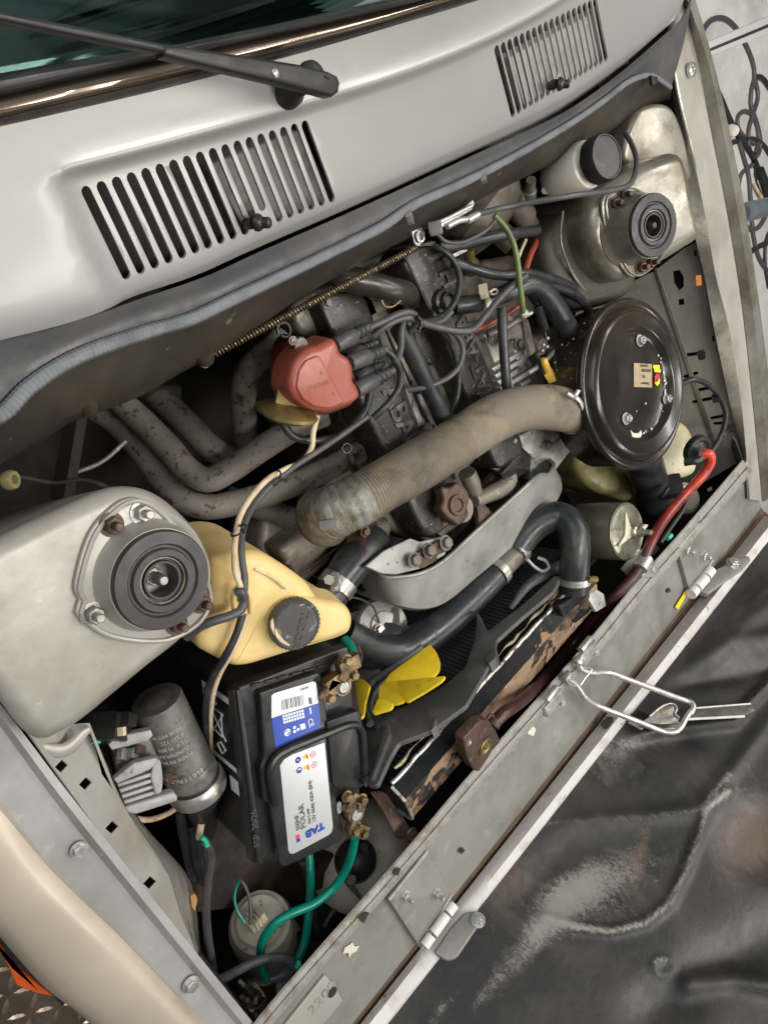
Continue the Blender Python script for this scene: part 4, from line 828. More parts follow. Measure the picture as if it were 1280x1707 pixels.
# posts and clamps
def clamp(label, post, bolts, lug, bar):
    c = W(*post, -.004)
    cl = thing('battery_clamp', label, 'battery clamp', (post[0], post[1], -.02), 'brass clamps on the battery posts')
    r = rm(13, c)
    part('clamp_ring', lathe(c, (0, 0, 1), [(r * 1.35, -.008), (r * 1.4, .004), (r * 1.2, .009), (r * .95, .009), (r * .9, -.002)], 28), m_brass, cl)
    part('post', lathe(c, (0, 0, 1), [(r * .92, -.012), (r * .84, .008), (r * .74, .0105), (r * .3, .0105)], 28), m_lead, cl)
    part('clamp_jaw', join(*[box(W(x, y, .0), W(x2, y2, 0) - W(x, y, 0), (0, 0, 1), l, .016, w_, .002) for x, y, x2, y2, l, w_ in bar]), m_brass, cl)
    for q in bolts: part('clamp_bolt', hexbolt(W(*q, .007), (0, 0, 1), .0065, .007), m_brass, cl)
    part('cable_lug', join(*[box(W(x, y, .003), W(x2, y2, 0) - W(x, y, 0), (0, 0, 1), l, .014, w_, .002) for x, y, x2, y2, l, w_ in lug]), m_brass, cl)
clamp('brass clamp on the post nearer the yellowed bottle', (567, 1142), [(549, 1163), (588, 1125), (577, 1100)], [(580, 1108, 590, 1102, .036, .022), (574, 1118, 586, 1096, .030, .016)], [(552, 1136, 560, 1130, .026, .016), (549, 1150, 557, 1152, .020, .030)])
clamp('brass clamp on the post beside the horn and green cables', (588, 1354), [(578, 1327), (603, 1332), (590, 1384), (605, 1388)], [(596, 1383, 612, 1388, .036, .020), (588, 1376, 598, 1378, .018, .018)], [(584, 1336, 590, 1324, .030, .016), (599, 1338, 600, 1324, .022, .014)])
part_ = solo('white_corrosion', prism(ZP(-.003), [(563, 1340), (568, 1336), (570, 1344), (569, 1355), (565, 1358), (562, 1350)], .003, .001, smooth=20), m_lead, 'pale crust of corrosion at the foot of a battery post', 'corrosion')
# ---- coil
ca = W(259, 1163, -.075); cb = ca - axd(ca, -.43, -.9, .55) * rm(168 / .835, W(300, 1240, -.12))
t = thing('ignition_coil', 'grey ignition coil canister in the corner beside the battery', 'ignition coil', W(325, 1320, -.2))
part('canister', cyl(ca, cb, [(22, .0), (26, .012), (30, .012), (40, .02), (42, .04), (43, .80)], 44), m_coil, t)
part('collar', cyl(ca, cb, [(45, .70), (45, .82), (44, .83), (43.5, .87), (44, .88)], 44), m_steel, t)
part('base_ring', cyl(ca, cb, [(43, .86), (50, .90), (51, .95), (49, 1.0), (38, 1.02)], 44), m_steel, t)
part('dark_band', cyl(ca, cb, [(44.5, .84), (45.2, .85), (45.2, .885), (44, .89)], 44), m_rubber, t)
part('rubber_boot', cyl(cb, W(343, 1388, -.2), [(36, 0), (26, .25), (22, .8), (16, 1), (10, 1.2)], 24), m_rubber, t)
cax = (cb - ca).normalized(); toE = (EYE - (ca + cb) / 2); toE = (toE - cax * toE.dot(cax)).normalized(); sd_ = cax.cross(toE)
R_ = rm(43, (ca + cb) / 2); Lc = (cb - ca).length
def cyt(s, tpos, ang, size, m=m_bead):
    # print bent round the canister
    vs, fs = textgeo(s, Vector((0, 0, 0)), (1, 0, 0), (0, 1, 0), size, .0002)
    out = []
    for v in vs:
        k = ang + v.y / R_ * 1; out.append(ca + cax * (tpos * Lc + 0) + cax * 0 + (toE * cos(ang + v.x / R_) + sd_ * sin(ang + v.x / R_)) * (R_ * 1.004 + v.z) + cax * v.y)
    return out, fs
g = []
for i, s_ in enumerate(('NUR MIT VORW.', '0 221 122', '12 V  M 004', 'ZUNDSPULE', 'MADE IN W.G.')): g.append(cyt(s_, .20 + i * .065, -.35, .0075))
g.append(cyt('ELETTRONICA', .66, -.45, .0105))
[part('printed_text', q, m_print, t, smooth=False) for q in g]
t2 = thing('ignition_module', 'finned aluminium ignition module with a black plug beside the grey coil', 'ignition module', W(240, 1300, -.2))
mz = Plane(W(240, 1280, -.058), (-.1, .2, 1))
part('heat_sink', prism(mz, [(186, 1240), (250, 1226), (264, 1262), (268, 1330), (214, 1346), (196, 1300)], .05, .003, cr=.003), M('module_dark', (.10, .095, .085), .5, .3, (.05, .045, .04), 30), t2)
for k in range(4):
    x, y = 196 + k * 3.6, 1307 + k * 9.5; part('fin', prism(mz.up(.014 - k * .001), [(x, y), (x + 58, y - 19), (x + 60, y - 13.5), (x + 2, y + 5.5)], .018, .001), m_sink, t2)
part('fin', prism(mz.up(.022), [(181, 1242), (194, 1228), (252, 1217), (256, 1226), (247, 1236), (187, 1251)], .014, .002), m_sink, t2)
part('fin', prism(mz.up(.022), [(190, 1299), (224, 1272), (260, 1263), (266, 1269), (250, 1284), (196, 1307)], .012, .002), m_sink, t2)
part('end_block', prism(mz.up(.016), [(256, 1268), (268, 1266), (273, 1300), (270, 1322), (260, 1326), (252, 1296)], .03, .002, cr=.003), m_sink, t2)
part('fin', prism(mz.up(.012), [(208, 1346), (288, 1321), (296, 1326), (297, 1336), (228, 1358), (212, 1356)], .016, .003, cr=.003), m_sink, t2)
part('plug', join(box(mz.hit(176, 1212) + mz.n * .006, RX, RZ, .032, .05, .036, .004), box(mz.hit(190, 1198) + mz.n * .010, RX, RZ, .016, .05, .02, .003)), m_plastic, t2)
part('lever_clip', box(mz.hit(183, 1210) + mz.n * .026, RX * .3 + RZ * .1 - RY, RZ, .006, .034, .01, .001), m_cream, t2)
for q, sx_, sy_ in (((206, 1256), .014, .018), ((222, 1254), .012, .014), ((232, 1248), .010, .018)): part('chip', box(mz.hit(*q) + mz.n * .004, RX, RY, sx_, sy_, .008, .001), m_coil if q[0] != 232 else m_rust, t2)
part('bolt', hexbolt(mz.hit(275, 1292) + mz.n * .012, Vector((1, -.4, .4)), .007, stud=.006), m_rust, t2)
wire('brown_lead', 'dirty cream lead looping under the finned ignition module', 'lead', [(170, 1270), (180, 1300), (200, 1340), (222, 1362), (250, 1366), (280, 1356), (300, 1342)], 5, -.14, m_cream)
wire('green_stub', 'short bit of turquoise wire beside the black module plug', 'wire', [(152, 1240), (160, 1236), (167, 1238)], 2, -.05, m_ltgreen)
# ================================================================== engine
eng = thing('engine', 'grimy twin cam engine with two black lettered cam covers', 'engine', (720, 650, -.45))
cvL, cvR = ZP(-.10), ZP(-.095)
m_letter = M('letter_worn', (.045, .041, .036), .35, .2, (.15, .14, .125), 60, (.5, .62), bump=.2)
yl = Vector((0, -1, 0))
# crankcase and head under the covers
part('cylinder_block', join(prism(ZP(-.20), [(500, 500), (600, 430), (700, 400), (800, 440), (900, 560), (960, 700), (900, 800), (760, 900), (660, 880), (570, 700)], .25, .01), prism(ZP(-.175), [(610, 560), (660, 540), (800, 800), (745, 830)], .06, .006)), m_block, eng)
part('cylinder_head', join(prism(ZP(-.150), [(545, 520), (600, 490), (640, 500), (800, 860), (745, 915), (700, 905), (640, 770), (560, 600)], .08, .008), prism(ZP(-.150), [(740, 440), (790, 430), (905, 690), (890, 760), (835, 800), (800, 720)], .08, .008)), m_block, eng)
part('head_flank', prism(ZP(-.165), [(556, 768), (600, 722), (640, 690), (668, 740), (752, 888), (700, 905), (640, 880), (560, 862), (540, 812)], .10, .012, cr=.012), M('head_flank_brown', (.27, .245, .20), .5, .4, (.10, .075, .05), 14, (.42, .66), (.30, .28, .24), 50, (.62, .7), bump=.25, bs=90), eng)
fl_ = part('cam_cover', prism(cvL, [(531, 502), (548, 490), (596, 484), (610, 494), (676, 668), (768, 846), (768, 862), (722, 898), (708, 894), (610, 690)], .05, .006, .004, cr=.006), m_cast, eng)
part('cover_flange', prism(cvL.up(-.030), [(522, 506), (548, 486), (604, 480), (622, 500), (690, 668), (782, 850), (776, 868), (724, 906), (704, 900), (596, 684)], .012, .003, cr=.008), m_block, eng)
part('cover_rail', tube([(596, 660), (640, 748), (700, 862), (716, 892)], 4, z=-.112, n=20), m_cast, fl_)
fr_ = part('cam_cover', prism(cvR, [(672, 440), (676, 422), (690, 412), (722, 408), (748, 424), (764, 458), (770, 505), (836, 662), (872, 738), (870, 756), (836, 783), (824, 772), (740, 565), (706, 492)], .055, .006, .004, cr=.008), m_cast, eng)
part('cover_flange', prism(cvR.up(-.030), [(664, 440), (676, 412), (722, 400), (758, 420), (776, 456), (784, 505), (850, 660), (884, 740), (874, 764), (836, 792), (814, 776), (728, 565), (694, 492)], .012, .003, cr=.008), m_block, eng)
part('cover_seam', prism(cvR.up(.0015), [(673, 428), (676, 426), (719, 516), (716, 518)], .002), m_void, fr_)
part('breather_nut', lathe(W(737, 504, -.094), (0, 0, 1), [(.022, 0), (.021, .008), (.016, .010), (.015, .018), (.012, .019), (.010, .012), (.002, .012)], 28), m_cast, fr_)
up_ = Vector((1, 0, 0))
part('raised_letters', textgeo('ABARTH', cvL.hit(636, 652), yl, up_, .050, .003, bold=.001, sx=.95), m_letter, fl_)
part('raised_letters', textgeo('FIAT-ABARTH', cvR.hit(822, 668) , -yl, -up_, .042, .003, bold=.001, sx=.95), m_letter, fr_)
for i, q in enumerate(((545, 505), (612, 640), (600, 600), (742, 868), (726, 655), (790, 680), (855, 735))): part('cover_bolt', hexbolt(W(*q, -.099), (0, 0, 1), .006), m_block, fl_ if i < 4 else fr_)
# valley between the covers
part('valley_plate', prism(ZP(-.14), [(640, 540), (700, 530), (800, 760), (760, 800)], .02, .004), m_block, eng)
for q, r in (((668, 672), 12), ((682, 700), 9), ((690, 640), 8), ((700, 712), 10), ((676, 650), 9), ((706, 738), 8)):
    part('valley_boss', lathe(W(*q, -.135), (.3, -.2, 1), [(rm(r, W(*q)), 0), (rm(r, W(*q)), .02), (rm(r * .7, W(*q)), .026), (rm(r * .65, W(*q)), .012), (.001, .012)], 20), m_alu if q[0] % 4 else m_block, eng)
part('valley_rail', box(W(676, 655, -.12), (0, 1, 0), (0, 0, 1), .12, .02, .012, .002), m_alu, eng)
# alloy castings right of the right cover
al = part('alloy_casting', prism(ZP(-.125), [(800, 552), (846, 520), (872, 540), (880, 590), (904, 640), (930, 690), (945, 718), (890, 770), (856, 700)], .12, .006, cr=.012), m_alu, eng)
for k in range(5):
    x, y = 820 + k * 4.5, 600 + k * 11; part('cooling_rib', prism(ZP(-.108), [(x, y + 14), (x + 46, y - 14), (x + 50, y - 8), (x + 4, y + 20)], .02, .002), m_alu, al)
part('casting_boss', prism(ZP(-.112), [(854, 568), (868, 564), (876, 590), (882, 612), (872, 622), (862, 600)], .02, .004, cr=.006), m_alu, al)
part('casting_bolt', hexbolt(W(864, 574, -.11), (0, 0, 1), .009), m_block, al)
part('machined_foot', join(prism(ZP(-.118), [(866, 726), (930, 694), (952, 706), (920, 730), (876, 762)], .03, .003, cr=.003), prism(ZP(-.13), [(880, 764), (948, 722), (962, 740), (915, 800), (886, 800)], .06, .006, cr=.004)), m_alu, eng)
for k in range(6):
    x, y = 852 + k * 8, 690 - 0 + k * 2; part('cooling_rib', prism(ZP(-.100), [(868 + k * 9, 640 + k * 9), (874 + k * 9, 637 + k * 9), (888 + k * 9, 664 + k * 8), (882 + k * 9, 668 + k * 8)], .02, .002), m_alu, al)
for q, r in (((814, 566), 7), ((838, 566), 6), ((890, 664), 7), ((912, 742), 8), ((884, 704), 6), ((928, 716), 6)): part('casting_bolt', hexbolt(W(*q, -.112), (0, 0, 1), rm(r, W(*q)), stud=.004), m_block, al)
part('casting_web', prism(ZP(-.112), [(806, 556), (842, 540), (846, 548), (810, 566)], .02, .003), m_alu, al); part('casting_web', join(prism(ZP(-.110), [(846, 628), (852, 624), (872, 690), (866, 694)], .02, .003)), m_alu, al)
part('front_nose', prism(ZP(-.115), [(834, 790), (872, 745), (888, 760), (884, 790), (850, 812)], .04, .006, cr=.006), m_cast, eng)
part('upper_lump', join(prism(ZP(-.13), [(690, 540), (722, 530), (742, 560), (742, 600), (716, 612), (694, 580)], .05, .006, cr=.01)), m_cast, eng)
# bell housing end / back of the engine
part('rear_casing', prism(ZP(-.13), [(484, 510), (556, 464), (640, 470), (668, 500), (620, 540), (560, 560), (500, 560)], .1, .01, cr=.015), m_block, eng); part('side_casing', prism(ZP(-.16), [(760, 440), (880, 420), (900, 520), (800, 560)], .1, .012, cr=.01), m_block, eng)
part('lifting_eye', join(tube([(464, 556), (462, 545), (470, 538), (480, 541), (484, 552), (478, 562), (468, 560)], 3.2, z=-.085, n=20), tube([(474, 562), (480, 580)], 6, z=(-.09, -.11), n=6)), m_cast, eng)
part('dipstick', join(tube([(572, 742), (570, 748), (575, 755), (584, 752), (585, 744), (578, 739), (572, 742)], 1.8, z=-.085, n=20), tube([(580, 754), (588, 775), (600, 800)], [4, 7, 8], z=(-.09, -.14), n=12)), m_cast, eng)
# timing cover and pulleys
rim = [(608, 947, -.15), (622, 948, -.13), (640, 962, -.105), (672, 962, -.092), (702, 956, -.085), (732, 941, -.080), (800, 880, -.08), (860, 826, -.08), (899, 792, -.082), (912, 792, -.085), (922, 778, -.095), (914, 766, -.14)]
fro = P3([(611, 984, -.165), (624, 990, -.145), (645, 996, -.118), (664, 1007, -.102), (700, 1013, -.095), (737, 1005, -.090), (795, 959, -.090), (850, 912, -.090), (904, 858, -.092), (926, 834, -.096), (934, 816, -.108), (932, 796, -.15)])
tc_ = part('timing_cover', band([rim, [a.lerp(b, .5) for a, b in zip(P3(rim), fro)], fro, [p + Vector((0, -.006, -.010)) for p in fro], [p + Vector((0, -.008, -.18)) for p in fro]], 90, 0, .0025), m_alu2, eng, sharp=50)
rimc = catmull(P3(rim), 90); part('cover_rim', sweep([p + Vector((0, .001, .001)) for p in rimc], .0038, 8), m_alu2, tc_)
for k in range(7):
    p = Vector((.475 + .011 * k, -.706, -.105 - .0 + .002 * k)); 
def pulley(q, z, R, m_):
    c = z
    nt_ = 26; prof = lambda a: R * (1 + .035 * (math.floor(a * nt_ / pi) % 2))
    p = part('timing_pulley', lathe(c, (0, -1, 0), [(R * .35, -.002), (R * .8, -.002), (R * .82, .004), (R * .92, .004), (prof, .0), (prof, .028), (R * .9, .03), (R * .3, .03)], 104), m_rust, eng, sharp=25)
    part('timing_belt', sweep([c + Vector((cos(k) * R * 1.06, -.014, sin(k) * R * 1.06)) for k in [pi * i / 24 for i in range(25)]], .0105, 8, flat=.25), m_rubber, eng)
pulley((858, 818), Vector((.81, -.618, -.142)), .046, m_rust); pulley((752, 908), Vector((.60, -.622, -.142)), .046, m_rust)
part('cover_bracket', prism(Plane(W(650, 930, -.085), (.1, .25, 1)), [(609, 944), (640, 918), (684, 897), (700, 903), (740, 893), (750, 900), (742, 925), (700, 948), (660, 958), (636, 956)], .006, .0015, cr=.004), m_alu2, eng)
for q in ((690, 934), (742, 905), (714, 918)): part('bracket_bolt', hexbolt(W(*q, -.072), (.1, .2, 1), .010), m_block, eng)
part('bracket_plate', prism(ZP(-.076), [(690, 925), (735, 900), (752, 900), (752, 916), (730, 925), (728, 935), (705, 948), (688, 944)], .006, .0015, cr=.003), m_rust, eng)
part('tensioner', join(prism(ZP(-.085), [(795, 842), (802, 832), (830, 868), (826, 884), (800, 886)], .01, .002)), m_rust, eng)
part('outlet_elbow', tube([(790, 835), (810, 826), (838, 812), (850, 800), (848, 790)], [12, 13, 14, 13, 12], z=-.085, n=20), m_block, eng)
part('outlet_flange', lathe(W(832, 826, -.13), (-.1, .5, 1), [(.046, 0), (.046, .012), (.04, .016), (.036, .012), (.02, .012)], 40), m_rust, eng)
part('oil_cap', prism(Plane(W(760, 842, -.062), (.0, .15, 1)), [(736, 812), (750, 812), (762, 804), (772, 808), (784, 828), (780, 845), (782, 858), (766, 876), (758, 872), (740, 856), (736, 846), (740, 832)], .02, .005, smooth=60), m_rust, eng)
part('oil_cap_boss', lathe(W(761, 842, -.061), (.0, .15, 1), [(.018, 0), (.017, .004), (.012, .004), (.010, .001), (.001, .001)], 28), m_rust, eng)
part('cap_neck', lathe(W(752, 848, -.10), (.0, .15, 1), [(.026, 0), (.024, .03)], 24), m_block, eng)
part('front_tube', tube([(778, 788), (786, 806), (792, 822)], [15, 15, 12], z=(-.085, -.09), n=10, seg=16), m_block, eng)
# ---- exhaust manifold
ex = thing('exhaust_manifold', 'bundle of grey rust flecked exhaust pipes in the shadow beside the engine', 'exhaust', (330, 780, -.5))
def pipe(pts, r, n=46): part('pipe', tube(pts, r, n=n, seg=24), m_exh, ex)
pipe([(470, 560, -.16), (450, 584, -.16), (424, 606, -.165), (410, 630, -.18), (406, 665, -.2), (408, 720, -.24), (404, 760, -.3)], 22)
pipe([(540, 690, -.14), (500, 708, -.15), (440, 745, -.17), (380, 785, -.19), (345, 800, -.2), (315, 785, -.215), (280, 745, -.24), (235, 700, -.27), (190, 660, -.30), (150, 630, -.33)], 22)
pipe([(600, 752, -.16), (543, 782, -.17), (470, 815, -.19), (400, 836, -.21), (340, 845, -.225), (300, 830, -.24), (265, 790, -.27), (235, 750, -.30), (195, 705, -.33), (140, 670, -.36)], 22)
pipe([(390, 770, -.23), (350, 745, -.24), (318, 712, -.26), (285, 680, -.29), (240, 640, -.34)], 22)
pipe([(640, 878, -.17), (590, 888, -.18), (548, 880, -.2), (490, 866, -.22), (430, 846, -.24), (380, 830, -.27)], 20)
part('downpipe_wrap', tube([(300, 655, -.30), (250, 650, -.31), (200, 640, -.34)], 14, n=12), m_void, ex)
# ---- distributor
dp = Plane(W(542, 630, -.030), (-.15, -.05, 1))
t = thing('distributor', 'brick red distributor cap with black lead boots on its right side', 'distributor', (542, 640, -.14))
do = [(483, 645), (487, 616), (497, 596), (514, 581), (532, 576), (557, 565), (566, 576), (570, 588), (584, 598), (591, 614), (592, 636), (598, 645), (602, 661), (592, 672), (566, 682), (545, 687), (522, 684), (502, 673), (489, 660)]
part('cap', prism(dp, do, .052, .010, .002, smooth=90, k=5), m_red, t)
part('cap_face', prism(dp.up(.003), [(494, 646), (498, 618), (510, 600), (530, 592), (536, 598), (552, 628), (574, 670), (562, 678), (545, 681), (524, 678), (505, 666)], .004, .0025, cr=.004), m_red, t)
dd = dp.hit(550, 628) - dp.hit(520, 642)
part('moulded_text', join(textgeo('MARELLI', dp.hit(545, 633) + dp.n * .0032, dp.hit(523, 640) - dp.hit(545, 633), dp.hit(535, 648) - dp.hit(533, 636), .0085, .0006), textgeo('1', dp.hit(556, 652) + dp.n * .0032, dp.hit(523, 640) - dp.hit(545, 633), dp.hit(535, 648) - dp.hit(533, 636), .008, .0006), textgeo('3', dp.hit(536, 617) + dp.n * .0032, dp.hit(523, 640) - dp.hit(545, 633), dp.hit(535, 648) - dp.hit(533, 636), .008, .0006)), m_red, t)
part('cap_base', prism(dp.up(-.045), [(474, 606), (482, 578), (492, 562), (506, 563), (540, 574), (575, 590), (600, 640), (590, 676), (545, 694), (505, 684), (480, 655)], .05, .006, cr=.01), M('base_dark_red', (.17, .035, .025), .4, 0, (.08, .03, .02), 20), t)
part('base_lug', join(prism(dp.up(-.026), [(490, 588), (494, 566), (503, 560), (512, 566), (518, 582)], .010, .0015, cr=.005), hexbolt(dp.hit(504, 570) - dp.n * .027, dp.n, .0045, .002)), m_block, t)
part('clip_spring', tube([(478, 600), (474, 625), (478, 650), (484, 664)], 2.5, z=-.06, n=12), m_alu, t)
def boot(a, b, z, r):
    p, q = W(a[0], a[1], z), W(b[0], b[1], z - .004)
    bo = part('lead_boot', cyl(p, q, [(r * .9, -.02), (r, .02), (r * 1.05, .45), (r * .85, .5), (r * .6, .53), (r * .6, .56), (r * .95, .60), (r * .6, .64), (r * .6, .68), (r * .9, .72), (r * .55, .76), (r * .55, .80), (r * .8, .84), (r * .5, .88), (r * .45, 1.0)], 28), m_wire, t)
boot((560, 575), (622, 541), -.048, 13); boot((584, 605), (645, 582), -.048, 13.5); boot((594, 650), (656, 617), -.048, 13)
boot((578, 596), (628, 570), -.075, 10); boot((594, 632), (640, 605), -.078, 10)
va = thing('vacuum_advance', 'tan metal vacuum disc tucked under the red distributor cap', 'vacuum capsule', (480, 685, -.13))
vc = W(480, 684, -.085); vn = axd(vc, .2, -1, .30)
part('diaphragm', lathe(vc, vn, [(.006, -.02), (.028, -.012), (.040, -.006), (.044, -.004), (.044, .001), (.040, .003), (.026, .009), (.012, .011), (.004, .011)], 48), m_gold, va)
part('bracket', join(box(W(480, 655, -.075), vn.cross(RX), vn, .03, .03, .014, .003), box(W(492, 668, -.08), RX, RZ, .03, .012, .008, .002)), M('bracket_ochre', (.42, .31, .12), .5, .3, (.2, .15, .06), 40), va)
part('nipple', tube([(470, 697), (472, 706), (480, 716)], [8, 7, 6], z=-.085, n=8), m_cast, va)
wire('vacuum_hose', 'black vacuum hose from the tan disc looping under the red cap', 'hose', [(472, 704, -.082), (482, 722, -.078), (504, 733, -.072), (538, 734, -.066), (570, 724, -.06), (594, 704, -.058), (610, 680, -.06), (616, 655, -.065)], 6.5, 0, m_hose)
# ---- plug leads
G = 'grey ignition leads from the red cap'
wire('ignition_lead', 'grey lead from the topmost boot arching to the cable tie', 'ignition lead', [(615, 546, -.05), (640, 535, -.045), (664, 524, -.042), (684, 521, -.042), (694, 530, -.044), (692, 542, -.05), (684, 552, -.06)], 6, 0, m_wire)
wire('ignition_lead', 'grey lead lying just below the topmost lead before the tie', 'ignition lead', [(622, 560, -.065), (640, 545, -.055), (662, 533, -.048), (684, 530, -.045), (700, 537, -.045), (728, 545, -.045), (762, 552, -.04), (788, 549, -.035), (806, 530, -.03), (830, 500, -.028), (858, 473, -.025), (876, 460, -.025)], 6, 0, m_wire)
wire('ignition_lead', 'grey lead hanging in an S behind the middle boot', 'ignition lead', [(672, 536, -.055), (669, 555, -.055), (668, 580, -.058), (660, 604, -.065), (648, 620, -.075)], 6, 0, m_wire)
wire('ignition_lead', 'dark lead from the middle boot curling down past the lowest boot', 'ignition lead', [(642, 583, -.052), (656, 596, -.05), (666, 616, -.052), (667, 640, -.055), (656, 662, -.06), (640, 680, -.065), (622, 697, -.075)], 6, 0, m_wireblk)
wire('ignition_lead', 'grey loop lead curving over the black tube to the cylinder head', 'ignition lead', [(742, 548, -.055), (762, 560, -.055), (771, 580, -.055), (767, 606, -.055), (752, 625, -.058), (730, 638, -.065), (706, 646, -.075), (680, 650, -.09)], 5, 0, m_wire)
wire('ignition_lead', 'dark lead running down along the right cam cover edge', 'ignition lead', [(730, 548, -.06), (746, 565, -.075), (758, 592, -.08), (764, 626, -.085), (762, 660, -.088), (752, 690, -.095)], 5, 0, m_wireblk)
wire('ignition_lead', 'dark lead circling the round end of the right cam cover', 'ignition lead', [(702, 537, -.05), (722, 534, -.055), (745, 520, -.06), (760, 498, -.06), (766, 468, -.062), (760, 442, -.066), (742, 420, -.07), (722, 409, -.08)], 5.5, 0, m_wireblk)
wire('ignition_lead', 'dark lead rising from the tie to meet the loop round the cover', 'ignition lead', [(690, 534, -.05), (710, 540, -.05), (735, 536, -.052), (752, 520, -.055)], 5, 0, m_wire)
solo('lead_tie', join(tube([(695, 528), (701, 534), (702, 543), (697, 549)], 4, z=-.034, n=8), tube([(699, 544), (698, 554)], 3, z=-.034, n=4)), m_plastic, 'small black tie gathering the grey ignition leads', 'cable tie')
wire('coolant_tube', 'straight dark tube between the two cam covers', 'tube', [(664, 545, -.075), (690, 596, -.078), (722, 664, -.08), (748, 718, -.085)], 15.5, 0, m_hose, seg=20)
wire('breather_hose', 'fat oily black hose lying across the back of the engine', 'hose', [(545, 445, -.10), (580, 464, -.085), (620, 474, -.075), (655, 484, -.07), (674, 488, -.085), (682, 498, -.12)], 21, 0, M('hose_oily', (.04, .034, .026), .3, 0, (.02, .018, .015), 12, bump=.05), seg=22)
solo('hose_clip_wire', tube([(636, 500), (640, 510), (652, 512), (662, 506), (676, 492)], 2, z=-.062, n=16), m_gold, 'thin brass wire clip at the end of the fat oily hose', 'hose clip')
t = thing('heater_hose', 'black hose with a buff clamp running to the round air filter', 'hose', (880, 500, -.1))
part('hose', tube([(758, 510, -.09), (790, 506, -.075), (820, 498, -.06), (850, 486, -.05), (876, 474, -.042), (898, 480, -.042), (918, 502, -.045), (938, 534, -.05), (958, 566, -.06)], [15, 15, 15, 16, 17, 18, 18, 18, 18], n=60, seg=20), m_hose, t)
part('clamp_band', tube([(800, 506), (808, 503)], 18, z=(-.068, -.066), n=4, seg=20), m_ivory, t)
part('clamp_ear', join(box(W(806, 486, -.05), RX, RZ, .022, .014, .012, .002), tube([(816, 487), (824, 482), (829, 484), (826, 490), (818, 490)], 1.8, z=-.045, n=10)), m_ivory, t)
wire('vacuum_hose', 'black hose from the cover to the bundle by the olive tube', 'hose', [(756, 438, -.075), (785, 447, -.07), (815, 456, -.06), (845, 459, -.05), (872, 456, -.045), (905, 462, -.05), (940, 472, -.06), (962, 484, -.07)], [9, 9, 9, 9, 8, 7, 7], 0, m_hose)
wire('vacuum_hose', 'black hose bending down from the bundle to the filter rim', 'hose', [(900, 474, -.06), (930, 480, -.06), (958, 492, -.06), (976, 510, -.065), (986, 530, -.075)], 8, 0, m_hose)
wire('vacuum_hose', 'black hose behind the wire loop under the cable clamp', 'hose', [(730, 412, -.08), (770, 408, -.075), (810, 398, -.07), (850, 390, -.065), (895, 384, -.075)], 9, 0, m_hose)
wire('vacuum_pipe', 'slim straight black pipe dropping to the brown intake hose', 'pipe', [(836, 514, -.055), (837, 545, -.052), (840, 590, -.05), (843, 630, -.05), (846, 665, -.055)], 8.5, 0, m_hose)
wire('olive_tube', 'thin olive green tube dropping from the control cable', 'tube', [(824, 359, -.02), (840, 376, -.015), (854, 402, -.012), (862, 435, -.012), (866, 470, -.015), (870, 505, -.02), (871, 520, -.03)], 5, 0, m_olive)
wire('orange_red_wire', 'orange red wire crossing behind the slim black pipe', 'wire', [(790, 552, -.085), (815, 540, -.08), (845, 524, -.075), (868, 506, -.07), (876, 490, -.07)], 4, 0, m_redwire)
wire('orange_red_wire', 'orange red wire rising in the shadow left of the right tower', 'wire', [(876, 450, -.09), (884, 425, -.09), (893, 405, -.10), (900, 380, -.13)], 5, 0, m_redwire)
wire('tan_wire', 'tan wire beside the red wire in the shadow by the right tower', 'wire', [(862, 434, -.10), (868, 418, -.10), (876, 400, -.11)], 3, 0, m_cream)
# ---- throttle linkage
t = thing('throttle_linkage', 'steel throttle linkage with a small black coil spring beside the air filter', 'throttle linkage', (890, 560, -.14))
part('lever_plate', prism(Plane(W(882, 560, -.05), (.6, .2, 1)), [(872, 532), (880, 532), (893, 585), (886, 592), (876, 560)], .006, .001), m_block, t)
part('rod', tube([(812, 558), (845, 545), (868, 530), (880, 522)], 6, z=(-.09, -.05), n=14), m_block, t)
part('rod_end', join(ellips(W(872, 523, -.045), (0, 0, 1), .009, .008), tube([(868, 523), (880, 524), (886, 521)], 3, z=-.04, n=6)), m_alu, t)
part('spring', coil([W(896, 508, -.055), W(908, 550, -.06)], rm(6.5, W(900, 530, -.05)), .0014, 15), m_rubber, t)
part('spring_hook', join(tube([(893, 492), (895, 500), (896, 508)], 2, z=-.055, n=6), tube([(907, 549), (909, 560), (910, 566)], 2, z=-.06, n=6)), m_rubber, t)
for q in ((912, 564), (905, 575), (903, 585), (911, 578)): part('joint', ellips(W(*q, -.06), (0, 0, 1), .0042, .0042, 12), m_steel, t)
part('linkage_arm', prism(Plane(W(900, 580, -.07), (.3, .2, 1)), [(895, 570), (905, 562), (914, 570), (908, 590), (898, 592)], .006, .001), m_block, t)
t = thing('yellow_connector', 'small yellow plastic cable end beside the throttle linkage', 'connector', (912, 615, -.1))
part('sleeve', cyl(W(905, 598, -.058), W(914, 622, -.062), [(4, 0), (6, .1), (6.5, 1)], 14), M('plastic_yellow', (.80, .50, .08), .4, 0, (.6, .38, .06), 60), t)
part('tip', box(W(917, 626, -.062), W(921, 632, -.062) - W(913, 618, -.062), RX, .022, .018, .014, .002), M('plastic_yellow_tip', (.82, .53, .10), .4), t)
wire('small_black_cable', 'thin black cable running beside the yellow cable end', 'cable', [(893, 580), (898, 600), (904, 622), (908, 632)], 3, -.07, m_wireblk)
